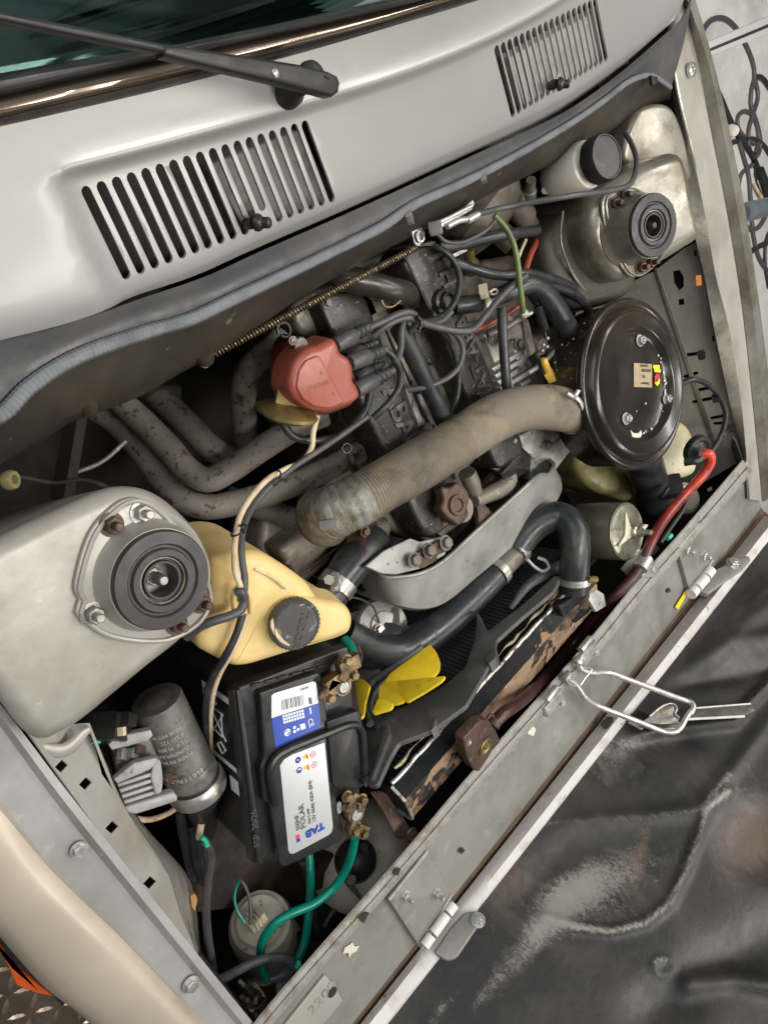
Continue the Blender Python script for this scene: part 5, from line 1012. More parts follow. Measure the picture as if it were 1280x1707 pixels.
# carburettor shapes hidden behind the hose
cb_ = thing('carburettor', 'grimy carburettor half hidden between the air filter and the cam cover', 'carburettor', (915, 650, -.25))
part('carburettor_body', join(prism(ZP(-.12), [(890, 560), (950, 540), (985, 600), (985, 700), (940, 720), (905, 650)], .1, .01, cr=.01), box(W(930, 600, -.09), RX, RZ, .05, .04, .04, .005), lathe(W(950, 640, -.09), (0, 0, 1), [(.02, 0), (.02, .02), (.012, .024)], 20)), m_block, cb_)
part('screw', lathe(W(944, 640, -.06), (0, 0, 1), [(.008, 0), (.008, .01), (.002, .01)], 14), m_alu, cb_)
part('lever', tube([(880, 622), (905, 605), (930, 580), (950, 565)], 4, z=(-.08, -.07), n=10), m_alu, cb_)
# ---- brown intake hose
t = thing('intake_hose', 'fat brown ribbed intake hose bridging the engine to the round air filter', 'air hose', (740, 760, -.1))
ip_ = P3([(544, 860, -.112), (553, 855, -.094), (570, 847, -.081), (600, 832, -.068), (650, 803, -.06), (710, 768, -.052), (770, 732, -.045), (825, 697, -.038), (862, 683, -.034), (900, 679, -.032), (935, 682, -.032), (968, 692, -.034)])
R0_ = rm(40, ip_[6])
def hr_(t_):
    rib = (1 + .022 * sin(t_ * 820)) if t_ < .46 else (1 + .006 * sin(t_ * 560))
    return R0_ * (1.0 if t_ < .55 else 1.0 + .06 * (t_ - .55)) * rib * (1 + .018 * sin(t_ * 23 + 1))
hz_ = part('hose', sweep(catmull(ip_, 900), hr_, 40), m_duct, t, sharp=60)
for nm, k0, k1, m_ in (('foil_band', 0.0, .13, M('foil_crumpled', (.30, .295, .26), .5, .35, (.15, .135, .10), 30, (.42, .62), bump=1.0, bs=90)), ('clamp', .045, .058, m_zinc), ('clamp', .955, .972, m_bright)):
    C_ = catmull(ip_, 300); seg_ = C_[int(k0 * 299):max(int(k1 * 299), int(k0 * 299) + 3)]
    part(nm, sweep(seg_, (lambda q: R0_ * 1.03 * (1 + .012 * sin(q * 40))) if nm == 'foil_band' else R0_ * 1.055, 36), m_, t)
part('clamp_screw', box(W(549, 876, -.06), RX, RZ, .012, .026, .012, .002), m_bright, t)
part('clamp_tail', tube([(956, 660, .012), (966, 668, .014), (972, 684, .010), (970, 702, .0), (962, 712, -.01)], 4, n=16, flat=.4), m_bright, t)
part('clamp_tail', join(tube([(944, 655, .01), (952, 660, .012), (960, 664, .01)], 4, n=8), tube([(958, 660, .006), (964, 650, .01)], 4, n=5)), m_bright, t)
dl = (ip_[0] - ip_[1]).normalized(); part('hose_flange', join(lathe(ip_[0] + dl * .002, dl, [(R0_ * 1.0, -.01), (R0_ * 1.16, 0), (R0_ * 1.2, .008), (R0_ * 1.1, .016), (R0_ * .95, .018)], 40)), m_block, t)
# ---- air filter
fn = Vector((0, .13, 1)).normalized(); fc = W(1061, 641, .022); FR = rm(143, fc)
t = thing('air_filter', 'large round glossy black air filter housing with an oil sticker on its lid', 'air filter', fc - fn * .09)
lid = part('lid', lathe(fc, fn, [(FR * .985, -.016), (FR * 1.0, -.012), (FR * 1.0, -.006), (FR * .985, -.001), (FR * .955, .001), (FR * .93, -.002), (FR * .905, -.003), (FR * .88, .004), (FR * .86, .0085), (FR * .82, .0125), (FR * .80, .0125), (FR * .785, .0105), (FR * .66, .0115), (FR * .645, .010), (FR * .612, -.001), (FR * .58, -.003), (FR * .3, -.002), (FR * .02, -.001)], 96), m_filter, t, sharp=60)
part('drum', lathe(fc - fn * .016, fn, [(FR * .90, -.072), (FR * .95, -.068), (FR * .955, 0), (FR * .9, .002)], 80), m_filter, t)
fpl = Plane(fc + fn * .0, fn)
for q in ((1066, 568), (1110, 665), (1043, 698)):
    c = fpl.hit(*q); part('lid_nut', join(hexbolt(c - fn * .001, fn, .0085, .008, stud=.004)), m_zinc, t)
fs = fpl.up(.0006)
st = part('oil_sticker', prism(fs, [(1056, 605), (1086, 607), (1086, 646), (1056, 645)], .0006), m_tanlabel, t, smooth=False)
fs2 = fs.up(.0004)
tx = fs2.hit(1058, 630) - fs2.hit(1085, 631); ty = fs2.hit(1070, 645) - fs2.hit(1070, 606)
def ft(s, q, size, sx=1.0, m=m_ink): part('sticker_text', textgeo(s, fs2.hit(*q), tx, ty, size, .0001, bold=.0002, sx=sx), m, st, smooth=False)
ft('Unilssare', (1082, 637.5), .0072, 1.0); ft('VS.', (1075, 625), .0085); ft('SYNTHESIS', (1084.5, 615.5), .0078, .83); ft('15W/40', (1080, 607.5), .0078, 1)
part('yellow_patch', prism(fs, [(1088, 608.5), (1099, 608.5), (1099, 615), (1101, 616), (1100, 621), (1090, 620), (1090, 614), (1088, 614)], .0005), m_stick_y, t, smooth=False)
part('crest_red', prism(fs, [(1091, 633), (1091, 627), (1094, 623), (1096, 622.5), (1098.5, 626), (1099, 630), (1094, 636), (1091, 637)], .0005), m_ink_red, t, smooth=False)
part('crest_yellow', prism(fs, [(1099, 630.5), (1099, 639), (1095, 643.5), (1091, 639), (1091, 637.5), (1094.5, 636)], .0005), m_stick_y, t, smooth=False)
part('crest_mark', prism(fs2, [(1093, 632), (1096, 629), (1096.5, 633), (1095, 637), (1093.5, 636)], .0003), m_ink, t, smooth=False)
part('snout', tube([(1010, 716, -.045), (985, 703, -.038), (966, 694, -.034), (955, 690, -.033)], [44, 40, 37, 37], n=16, seg=28), m_filter, t)
fk = []
for i in range(24):
    a = random.uniform(-2.2, .5); rr = FR * random.uniform(.56, .60) if i < 22 else FR * random.uniform(.1, .55)
    c = fc + (fpl.u * cos(a) + fpl.v * sin(a)) * rr; s_ = random.uniform(.0008, .0022); fk.append(ellips(c, fn, s_ * 1.4, s_ * .5, 6))
for i in range(15):
    a = random.uniform(1.7, 2.6); c = fc + (fpl.u * cos(a) + fpl.v * sin(a)) * FR * .953 - fn * random.uniform(.022, .07); s_ = random.choice((.0008, .001, .0012, .0022)); fk.append(ellips(c, (fpl.u * cos(a) + fpl.v * sin(a)), s_, s_ * .5, 6))
fk.append(prism(fs, [(1051, 717), (1056, 722), (1064, 722), (1068, 717), (1070, 724), (1066, 731), (1060, 733), (1054, 728)], .002, .0005))
f_ = part('paint_flakes', join(*fk), m_white_dust, t); f_['kind'] = 'stuff'
wire('drain_pipe', 'fat black pipe dropping from under the air filter', 'pipe', [(1062, 745, -.06), (1076, 785, -.085), (1088, 820, -.11), (1096, 850, -.14), (1098, 868, -.17)], [33, 31, 29, 29, 29], 0, m_hose, seg=24)
# ================================================================== radiator, fan, hoses
def YP(y): return Plane((0, y, 0), (0, 1, 0), (1, 0, 0))
rad = thing('radiator', 'radiator with a flaking black and copper top tank behind the front panel', 'radiator', Vector((.6, -.88, -.45)))
x0, x1 = W(656, 1312, -.04).x, W(990, 985, -.03).x
yb = -.871
prof = [(yb + .001, -.065), (yb, -.040), (yb - .021, -.020), (yb - .027, -.020), (yb - .072, -.027), (yb - .075, -.09)]
def extr(prof, x0, x1, n=40, cap=True, wob=0):
    vs, fs = [], []; m = len(prof)
    for i in range(n + 1):
        x = x0 + (x1 - x0) * i / n
        for y, z in prof: vs.append(Vector((x, y, z + wob * sin(i * 2.1 + y * 90))))
    for i in range(n):
        for j in range(m - 1): fs.append((i * m + j, i * m + j + 1, (i + 1) * m + j + 1, (i + 1) * m + j))
    if cap: fs += [tuple(range(m)), tuple(n * m + j for j in range(m - 1, -1, -1))]
    return vs, fs
def mini(P): return extr(P, x0, x1, 60, False, .0006)
part('top_tank', extr(prof[:3], x0, x1, 60, False, .0004), m_tank, rad); part('top_tank', extr([prof[2], prof[3], prof[4], prof[5]], x0, x1, 60, False, .0004), m_copper, rad)
part('tank_cap', join(([Vector((x0 - .001, y, z)) for y, z in prof], [tuple(range(6))]), ([Vector((x1 + .001, y, z)) for y, z in prof], [tuple(range(6))])), m_tank, rad)
part('solder_seam', sweep(catmull([Vector((x0 + (x1 - x0) * i / 40, yb + .004 + random.uniform(-.001, .001), -.040 + random.uniform(-.001, .001))) for i in range(41)], 120), .0038, 7), m_solder, rad)
part('solder_seam', sweep(catmull([Vector((x0 - .003, y, z)) for y, z in prof[1:]], 20), .003, 7), m_solder, rad)
part('gold_edge', sweep(catmull([Vector((x0 + .02 + (x1 - x0) * i / 30, yb + .012 + random.uniform(-.003, .003), -.050)) for i in range(31)], 80), lambda t: .0025 + .002 * sin(t * 47), 6), M('edge_varnish', (.24, .20, .10), .4, .3, (.05, .05, .04), 40, (.45, .6)), rad)
part('core', ([Vector((x0 - .01, yb - .01, -.05)), Vector((x1 + .06, yb - .01, -.05)), Vector((x1 + .06, yb - .01, -.55)), Vector((x0 - .01, yb - .01, -.55))], [(0, 1, 2, 3)]), m_void, rad)
g = []; nx = int((x1 + .05 - x0) / .0095)
for i in range(nx):
    x = x0 + i * .0095; g.append(([Vector((x - .0030, yb - .001, -.062)), Vector((x + .0030, yb - .001, -.062)), Vector((x + .0030, yb - .001, -.5)), Vector((x - .0030, yb - .001, -.5)), Vector((x, yb + .003, -.062)), Vector((x, yb + .003, -.5))], [(0, 4, 5, 3), (4, 1, 2, 5)]))
for k in range(60):
    z = -.066 - k * .0055; g.append(([Vector((x0, yb + .0012, z)), Vector((x1 + .05, yb + .0012, z)), Vector((x1 + .05, yb - .006, z - .002)), Vector((x0, yb - .006, z - .002))], [(0, 1, 2, 3)]))
f_ = part('core_fins', join(*g), m_core, rad, smooth=False); f_['kind'] = 'stuff'
nk = W(957, 985, -.035)
part('filler_neck', join(lathe(W(958, 1000, -.055), W(955, 960, -.0) - W(958, 1000, -.055), [(.034, 0), (.033, .02), (.028, .03), (.027, .06)], 30)), m_rust, rad)
part('neck_seat', prism(ZP(-.022), [(930, 1010), (970, 985), (990, 988), (1000, 1000), (985, 1020), (960, 1040), (940, 1035)], .02, .005, cr=.005), m_tank, rad)
part('end_bracket', join(prism(Plane(W(985, 990, -.02), (.2, .3, 1)), [(975, 990), (990, 980), (1006, 990), (1010, 1010), (994, 1020)], .006, .001, cr=.003)), m_alu, rad)
part('end_bracket', join(band([[(618, 1322, -.06), (640, 1322, -.05), (655, 1338, -.05)], [(640, 1355, -.055), (668, 1370, -.045), (690, 1390, -.03)], [(662, 1398, -.04), (684, 1400, -.03), (700, 1402, -.018)]], 14, 10, .003)), m_rust, rad)
part('bracket_bolt', hexbolt(W(686, 1392, -.018), (.1, .2, 1), .009, stud=.012), m_rust, rad)
# mount on the top
mt = thing('radiator_mount', 'rusty square mount with a round rubber boss on the radiator tank', 'mount', (808, 1245, -.02))
mp = Plane(W(808, 1245, .012), (.05, -.25, 1))
part('mount_plate', prism(mp, [(772, 1232), (800, 1202), (815, 1200), (826, 1216), (837, 1241), (820, 1268), (802, 1290), (790, 1284), (778, 1262)], .018, .003, cr=.006), m_rust, mt)
part('boss', lathe(mp.hit(807, 1244), mp.n, [(.016, 0), (.016, .002), (.013, .004), (.010, .002), (.008, .001), (.005, .001), (.004, .005), (.001, .005)], 36), m_gold, mt)
part('boss_screw', hexbolt(mp.hit(781, 1238), mp.n, .004, .003), m_zinc, mt)
part('foot', prism(mp.up(-.018), [(800, 1290), (826, 1256), (836, 1262), (812, 1296)], .02, .003), m_rust, mt)
# overflow hose
t = thing('overflow_hose', 'long red hose from the black filler grommet along the radiator tank', 'hose', (1100, 860, -.0))
part('hose', tube([(1170, 758, .035), (1180, 756, .045), (1184, 768, .045), (1174, 788, .035), (1150, 815, .025), (1122, 846, .02), (1100, 876, .018), (1084, 905, .018), (1072, 935, .016)], 8.2, n=70, seg=16), m_grad('hose_red_to_dark', [(0, (.06, .018, .016)), (.35, (.12, .022, .018)), (.62, (.30, .03, .02)), (.8, (.52, .055, .03)), (1, (.60, .065, .035))], W(1070, 938, .016).y - W(1100, 860, 0).y, W(1175, 758, .03).y - W(1100, 860, 0).y, .28), t)  # base colour runs from near black at the clamp to red at the grommet
part('lower_hose', tube([(1074, 930, .0165), (1064, 950, .010), (1046, 972, .0), (1020, 998, -.02), (990, 1028, -.06), (955, 1072, -.10), (930, 1102, -.09), (912, 1124, -.045), (893, 1146, -.018), (866, 1170, .002), (838, 1190, .012), (822, 1206, .012)], 9.0, n=80, seg=16), m_reddark, t)  # dark red length beyond the clamp
part('clamp_band', tube([(1076, 930), (1066, 948)], 13, z=.015, n=5, seg=20), m_zinc, t)
part('clamp_tab', join(prism(ZP(.012), [(1068, 955), (1080, 942), (1098, 946), (1100, 952), (1090, 962), (1070, 962)], .005, .001, cr=.003), hexbolt(W(1085, 949, .012), (0, 0, 1), .007)), m_zinc, t)
part('end_clip', join(tube([(826, 1200), (820, 1210)], 12, z=.012, n=5, seg=18), tube([(812, 1198), (816, 1192), (822, 1194)], 3, z=.022, n=6)), m_rust, t)
# ---- fan shroud and fan
sy = YP(-.772)
sh = thing('fan_shroud', 'grey plastic fan shroud ring with arms bolted across the radiator', 'fan shroud', Vector((.5, -.78, -.4)))
def outl(o): return [sy.uv(p) for p in o]
so = [(609, 1178), (616, 1150), (628, 1134), (648, 1122), (645, 1130), (634, 1140), (622, 1158), (618, 1180), (622, 1191), (634, 1192), (675, 1176), (737, 1145), (775, 1112), (790, 1068), (794, 1040), (792, 1018), (800, 1026), (812, 1052), (870, 1008), (925, 958), (932, 966), (922, 985), (868, 1030), (826, 1068), (825, 1082), (814, 1110), (776, 1176), (718, 1218), (664, 1238), (650, 1262), (628, 1310), (609, 1307), (622, 1258), (638, 1208), (624, 1216)]
part('ring', prismQ(sy, (lambda Q: Q if area2(Q) > 0 else Q[::-1])(rounded(outl(so), .006, 3)), .008, .002), m_shroud, sh)
part('brace', prism(sy.up(-.004), [(609, 1178), (624, 1216), (638, 1208), (606, 1306), (596, 1290), (600, 1200)], .01, .002), m_shroud, sh)
part('lug', prism(sy.up(.006), [(806, 1096), (826, 1078), (826, 1096), (814, 1108)], .02, .002, cr=.004), m_shroud, sh); part('lug', join(prism(sy.up(.004), [(718, 1204), (726, 1196), (726, 1210), (718, 1218)], .02, .002)), m_shroud, sh)
part('ring_bar', sweep(catmull([sy.hit(*q) + Vector((0, .012, 0)) for q in ((706, 1086), (664, 1118), (642, 1132), (624, 1144), (613, 1166), (611, 1188), (622, 1216))], 40), .0062, 10), m_shroud, sh)
part('strut', tube([(850, 1014), (880, 975), (925, 948), (960, 930)], [5, 9, 10, 8], z=(-.09, -.06), n=20), m_shroud, sh)
part('rib', prism(sy.up(.008), [(632, 1240), (640, 1212), (646, 1206), (650, 1224), (622, 1296), (616, 1298)], .012, .002), m_shroud, sh)
fan = thing('cooling_fan', 'yellow cooling fan with broad blades showing inside the grey shroud', 'fan', Vector((.42, -.75, -.3)))
fh = YP(-.745); 
def blade(pts, rot, off):
    pl = Plane(fh.hit(*pts[0]) + Vector((0, off, 0)), Vector((rot[0], 1, rot[1])), (1, 0, 0)); part('blade', prism(pl, pts, .004, .001, cr=.006), m_yellow, fan)
blade([(636, 1142), (650, 1122), (680, 1100), (716, 1073), (728, 1088), (734, 1104), (733, 1117), (724, 1128), (700, 1134), (661, 1138)], (.15, .25), -.004)
blade([(660, 1134), (700, 1131), (743, 1126), (736, 1136), (708, 1154), (677, 1172), (668, 1158), (663, 1146)], (-.2, .1), .012)
blade([(632, 1142), (661, 1133), (665, 1150), (676, 1169), (658, 1175), (630, 1166)], (.0, .2), .004)
blade([(630, 1162), (657, 1172), (653, 1182), (623, 1191), (620, 1186)], (-.1, .2), .014)
blade([(591, 1133), (603, 1130), (617, 1142), (609, 1171), (606, 1193), (599, 1198), (595, 1171)], (.1, -.1), .004)
part('hub', lathe(fh.hit(628, 1070) + Vector((0, -.02, 0)), (0, 1, 0), [(.05, 0), (.05, .03), (.03, .045), (.01, .045)], 40), m_shroud, fan)
mo = thing('fan_motor', 'dirty round metal fan motor end behind the lower radiator hose', 'motor', (645, 1048, -.25))
mc = W(640, 1046, -.175); part('motor_case', lathe(mc, (.0, .45, 1), [(.055, -.06), (.055, -.01), (.048, .0), (.03, .004), (.028, .008), (.012, .010), (.004, .010)], 40), m_alu, mo)
part('motor_clip', join(box(mc + Vector((.02, -.0, .012)), RX, RZ, .05, .014, .006, .001), hexbolt(mc + Vector((-.015, .01, .01)), (0, .45, 1), .008)), m_steel, mo)
wire('thin_blue_wire', 'thin pale wire loop beside the fan motor', 'wire', [(585, 995), (604, 1000), (622, 1012), (628, 1026), (632, 1038)], 2, -.17, m_wire)
# ---- radiator hoses
rh = thing('radiator_hose', 'thick black radiator hose sweeping under the grey timing cover to the tank', 'radiator hose', (740, 1030, -.2))
part('hose', tube([(575, 1052, -.15), (600, 1068, -.145), (632, 1082, -.14), (665, 1084, -.135), (700, 1066, -.128), (740, 1036, -.12), (785, 995, -.112), (822, 958, -.106)], [24, 26, 28, 29, 29, 28, 27, 26], n=70, seg=26), m_hose, rh)
part('joint_pipe', tube([(818, 962, -.108), (840, 940, -.103), (866, 912, -.098)], 21, n=14, seg=22), m_block, rh)
part('hose', tube([(858, 918, -.098), (880, 888, -.09), (905, 868, -.075), (932, 862, -.055), (952, 880, -.03), (958, 910, -.018), (957, 945, -.016), (956, 984, -.02)], [24, 24, 25, 26, 26, 25, 25, 25], n=70, seg=26), m_hose, rh)
part('hose_clamp', tube([(824, 957), (832, 948)], 26, z=-.105, n=4, seg=26), m_steel, rh)
part('hose_clamp', tube([(856, 922), (864, 913)], 25, z=-.098, n=4, seg=26), m_steel, rh)
part('hose_clamp', tube([(957, 962), (957, 972)], 27, z=-.016, n=4, seg=26), m_zinc, rh)
part('clamp_screw', tube([(978, 966), (992, 966)], 6, z=.012, n=5, seg=10), m_gold, rh)
solo('wire_hook', tube([(878, 932), (892, 946), (906, 952), (914, 946), (910, 936), (898, 930)], 3, z=-.055, n=30), m_bright, 'small bent steel wire hook beside the upright radiator hose', 'hook')
lh = thing('bottom_hose', 'black hose stub with a worm clamp below the yellowed bottle spout', 'hose', (575, 960, -.25))
part('hose', tube([(548, 998, -.13), (562, 974, -.13), (582, 946, -.13), (604, 920, -.135), (622, 905, -.15)], [30, 30, 33, 34, 33], n=26, seg=26), m_hose, lh)
part('hose_clamp', tube([(556, 984), (568, 966)], 32.5, z=-.129, n=5, seg=26), m_steel, lh)
part('clamp_screw', join(box(W(560, 972, -.095), RX, RZ, .03, .012, .012, .001), lathe(W(551, 966, -.09), (-.5, .5, .6), [(.008, 0), (.008, .012), (.002, .012)], 6)), m_zinc, lh)
part('spigot', tube([(530, 1015), (548, 995)], 27, z=-.135, n=6, seg=24), m_alu, lh)
# ---- canister by the front right
t = thing('metal_canister', 'olive metal canister with a cream star bracket on its end', 'canister', (1010, 885, -.15))
b = W(1046, 886, -.022); a = b - axd(b, 1, .02, .54) * rm(80 / .84, b)
part('can', cyl(a, b, [(30, -.03), (42, .0), (46, .05), (47, .5), (47, .94), (45, .97)], 48), m_olivecan, t)
part('end_lid', cyl(a, b, [(46.5, .95), (47, .98), (45, 1.0), (43, .985), (40, .99), (36, 1.0), (2, 1.0)], 48), m_canlid, t)
cax = (b - a).normalized(); ep = Plane(b + cax * .001, cax)
part('star_bracket', prism(ep.up(.004), [(1043, 852), (1051, 878), (1062, 886), (1062, 893), (1052, 896), (1030, 912), (1042, 892), (1043, 880)], .004, .001), m_star, t)
part('end_stud', join(lathe(ep.at(*ep.uv((1054, 887))), cax, [(.014, 0), (.014, .012), (.010, .014), (.010, .022)], 20), lathe(ep.at(*ep.uv((1054, 887)), .022), cax, [(.006, 0), (.006, .02), (.004, .022)], 12)), m_canlid, t)
part('side_tab', tube([(1070, 882), (1076, 874), (1072, 880)], 4, z=.0, n=6), m_star, t)
wt = thing('header_tank', 'milky plastic tank with a black ring cap behind the red hose', 'tank', (1125, 760, -.25))
part('tank', prism(Plane(W(1120, 750, -.06), (-.3, .1, 1)), [(1096, 760), (1108, 735), (1122, 712), (1136, 704), (1148, 710), (1158, 728), (1165, 760), (1160, 790), (1110, 800), (1094, 790)], .14, .018, .005, smooth=50, k=5), m_tanky, wt)
gc_ = W(1166, 752, .015); gn = Vector((-.38, -.12, 1))
part('ring_cap', lathe(gc_, gn, [(.032, -.016), (.034, -.012), (.034, -.004), (.032, .0), (.026, .002), (.023, .0), (.020, -.002), (.014, .002), (.010, .006), (.009, .006)], 44), m_plastic, wt)
part('cap_notch', box(gc_ + Vector((-.03, -.01, -.012)), RX, RZ, .012, .02, .016, .002), m_plastic, wt)
bt_ = thing('olive_tank', 'dirty olive plastic tank low in the shade under the air filter', 'tank', (1010, 790, -.3))
part('tank', prism(Plane(W(1010, 790, -.16), (-.2, .1, 1)), [(962, 770), (975, 748), (1010, 745), (1048, 770), (1062, 800), (1056, 836), (1030, 832), (985, 812)], .14, .02, .0, smooth=50, k=5), m_tankd, bt_)
cp_ = thing('small_canister', 'grey capped cylinder tucked behind the red hose', 'cylinder', (1130, 830, -.15))
part('cylinder', cyl(W(1110, 838, -.13), W(1152, 828, -.05), [(24, 0), (26, .1), (26, .8), (20, .9)], 30), m_ivory2, cp_); part('band', cyl(W(1110, 838, -.13), W(1152, 828, -.05), [(27, .3), (27.5, .35), (27.5, .55), (27, .6)], 30), m_rubber, cp_)
solo('bracket_box', join(box(W(1116, 812, -.06), RX, RZ, .05, .05, .03, .004), tube([(1100, 830), (1112, 815)], 4, z=-.04, n=4)), m_plastic, 'small black plastic box behind the red hose near the panel', 'bracket')
solo('mounting_plate', prism(Plane(W(1060, 935, -.04), (-.1, -.2, 1)), [(1036, 950), (1055, 925), (1090, 905), (1100, 915), (1075, 940), (1050, 965)], .004, .001), m_panel, 'grey mounting plate under the canister at the front panel edge', 'bracket')
wire('thin_black_cable', 'thin black cable dropping behind the red hose to the panel', 'cable', [(1152, 800), (1146, 830), (1136, 852), (1122, 872), (1110, 890), (1100, 904)], 4, (.01, .0), m_wireblk)
solo('turquoise_blob', tube([(1112, 898), (1118, 892)], 4, z=.0, n=5), m_ltgreen, 'small turquoise wire end at the panel edge', 'wire')
# wiring on right inner wing
wire('wing_cable', 'black cable bowed along the slotted right inner wing', 'cable', [(1132, 642, -.03), (1150, 633, -.015), (1170, 636, -.008), (1188, 648, -.006), (1202, 668, -.006), (1209, 690, -.008), (1206, 712, -.012), (1198, 732, -.02), (1186, 752, -.03)], 4.5, 0, m_wireblk)
solo('cable_clip', join(box(W(1216, 714, -.012), RX, RZ, .018, .016, .01, .002), tube([(1205, 728), (1208, 722), (1216, 716)], 2.5, z=-.012, n=10)), m_plastic, 'lowest black clip on the bowed cable of the right inner wing', 'clip'); solo('cable_clip', box(W(1168, 592, -.014), RX, RZ, .02, .014, .01, .002), m_plastic, 'topmost black clip on the slotted right inner wing', 'clip'); solo('cable_clip', box(W(1192, 664, -.01), RX, RZ, .018, .014, .01, .002), m_plastic, 'middle black clip on the bowed cable of the right inner wing', 'clip')
solo('black_tape', prism(P3P(W(1222, 735, -.012), W(1236, 772, -.012), W(1218, 760, -.03)), [(1219, 728), (1226, 736), (1238, 768), (1236, 780), (1226, 770), (1218, 748)], .006, .002), m_rubber, 'torn black sealant at the end of the right inner wing', 'sealant')
# ================================================================== bonnet latch and stay
t = thing('safety_catch', 'bent steel wire loop reaching from the front panel to the bonnet hook', 'safety catch', (1000, 1140, .0))
hp5 = hp.up(.03)
def H3(px, py, k=.03): return hp.up(k).hit(px, py)
def pz(px, py, z): return W(px, py, z)
end = hp.up(.045)
Lw = [W(963, 1102, .016), W(967, 1114, .018), W(986, 1121, .022), W(1014, 1121, .028)]; Lw2 = [end.hit(1142, 1168), end.hit(1153, 1172), end.hit(1155, 1180), end.hit(1149, 1190)]
Lo = [W(942, 1131, .016), W(955, 1137, .018), W(963, 1146, .020), W(974, 1162, .024), W(999, 1178, .028)]; Lo2 = [end.hit(1104, 1219), end.hit(1124, 1220), end.hit(1134, 1212), end.hit(1142, 1198), end.hit(1150, 1186)]
def strand(A, B, n=3): return A + [A[-1].lerp(B[0], i / (n + 1)) for i in range(1, n + 1)] + B
rr = rm(4.6, W(1050, 1160, .03))
part('wire_loop', join(sweep(catmull(strand(Lw, Lw2), 60), rr, 12), sweep(catmull(strand(Lo, Lo2), 60), rr, 12)), m_bright, t)
for c_, d_ in (((977, 1080), (966, 1098)), ((920, 1163), (940, 1135))):
    e = c_
    br = part('hinge_bracket', box(W(e[0], e[1] + 8, .006), W(e[0] + 12, e[1] - 14, 0) - W(e[0], e[1], 0), (0, 0, 1), .055, .012, .026, .003), m_zinc, t)
    part('bracket_tongue', prism(ZP(.004), [(e[0] - 12, e[1] + 18), (e[0] + 2, e[1] + 2), (e[0] + 14, e[1] + 10), (e[0] + 2, e[1] + 26)], .006, .001, cr=.004), m_zinc, t)
    part('bracket_screw', hexbolt(W(e[0] + 14, e[1] + 8, .006), (0, 0, 1), .007), m_zinc, t)
    part('bracket_pin', lathe(W(e[0] - 8, e[1] + 2, .016), W(e[0] + 8, e[1] - 18, .016) - W(e[0] - 8, e[1] + 2, .016), [(.007, -.004), (.007, .03), (.004, .034)], 12), m_bright, t)
    part('pivot_spring', coil([W(*d_, .016), W(d_[0] * 2 - e[0] - (d_[0] - e[0]) * .55, d_[1] * 2 - e[1] - (d_[1] - e[1]) * .55, .016)], .0075, .0017, 6), m_zinc, t)
part('spring_link', sweep(catmull([W(944, 1138, .018), W(956, 1143, .022), W(966, 1143, .022), W(974, 1132, .024), W(982, 1122, .026), W(986, 1115, .026), W(972, 1112, .022)], 40), .0013, 6), m_bright, t)
hk = thing('bonnet_hook', 'steel double hook on the bonnet catching the wire loop', 'hook', hp.hit(1100, 1200))
for k in (.022, .036):
    dy = 0 if k < .03 else 9
    part('hook_plate', prism(Plane(hp.hit(1100, 1195) + hn * k, hn), [(1078, 1206 - dy), (1108, 1185 - dy), (1126, 1184 - dy), (1128, 1194 - dy), (1124, 1200 - dy), (1134, 1204 - dy), (1128, 1214 - dy), (1100, 1216 - dy), (1070, 1212 - dy)], .004, .001, cr=.003), m_steel, hk)
part('hook_edge', join(tube([hp.up(.038).hit(*q) for q in ((1082, 1194), (1106, 1176), (1122, 1173), (1128, 1182), (1124, 1190), (1132, 1196))], 1.6, n=18), tube([hp.up(.024).hit(*q) for q in ((1082, 1206), (1106, 1188), (1122, 1185), (1128, 1194), (1124, 1200), (1132, 1206))], 1.6, n=18)), m_bright, hk)
sb_ = thing('bonnet_stay', 'flat steel bonnet stay bar running into the bonnet frame', 'stay bar', hp.hit(1200, 1185))
part('bar', prism(hp.up(.022), [(1150, 1182), (1252, 1174), (1258, 1184), (1240, 1193), (1142, 1198)], .006, .0015), M('stay_dark', (.13, .125, .105), .45, .3, (.07, .06, .045), 30), sb_)
part('bar_edge', join(tube([hp.up(.022).hit(1150, 1181), hp.up(.022).hit(1250, 1173)], 1.5, n=5), tube([hp.up(.023).hit(1142, 1199), hp.up(.023).hit(1240, 1194)], 2.2, n=5)), m_white_hood, sb_)
# ================================================================== front left corner: horns, lamp backs, cables
hn1 = thing('horn', 'ivory horn with a black rim low in the front left corner', 'horn', (485, 1590, -.4))
hc = W(497, 1578, -.21); hax = Vector((-.25, .35, 1)).normalized()
part('bell', lathe(hc - hax * .06, hax, [(.075, 0), (.072, .02), (.06, .04), (.035, .055), (.01, .058)], 44), m_ivory2, hn1)
part('rim', sweep([hc - hax * .058 + (hax.cross(Vector((1, 0, 0))).normalized() * cos(k) + hax.cross(Vector((0, 1, 0))).normalized() * sin(k)) * .074 for k in [2 * pi * i / 40 for i in range(41)]], .006, 8), m_rubber, hn1)
rl = thing('relay_canister', 'grey domed relay can with an ivory plug on top beside the horn', 'relay', (440, 1600, -.35))
a, b = W(448, 1590, -.24), W(434, 1534, -.14)
part('can', cyl(a, b, [(50, -.5), (50, .0), (53, .05), (53, .7), (52, .86), (46, .96), (30, 1.0), (4, 1.0)], 48), m_ivory2, rl)
part('top_dish', cyl(a, b, [(40, .985), (36, 1.01), (10, 1.02)], 40), m_ivory2, rl)
cp_pl = Plane(b + (b - a).normalized() * .004, b - a)
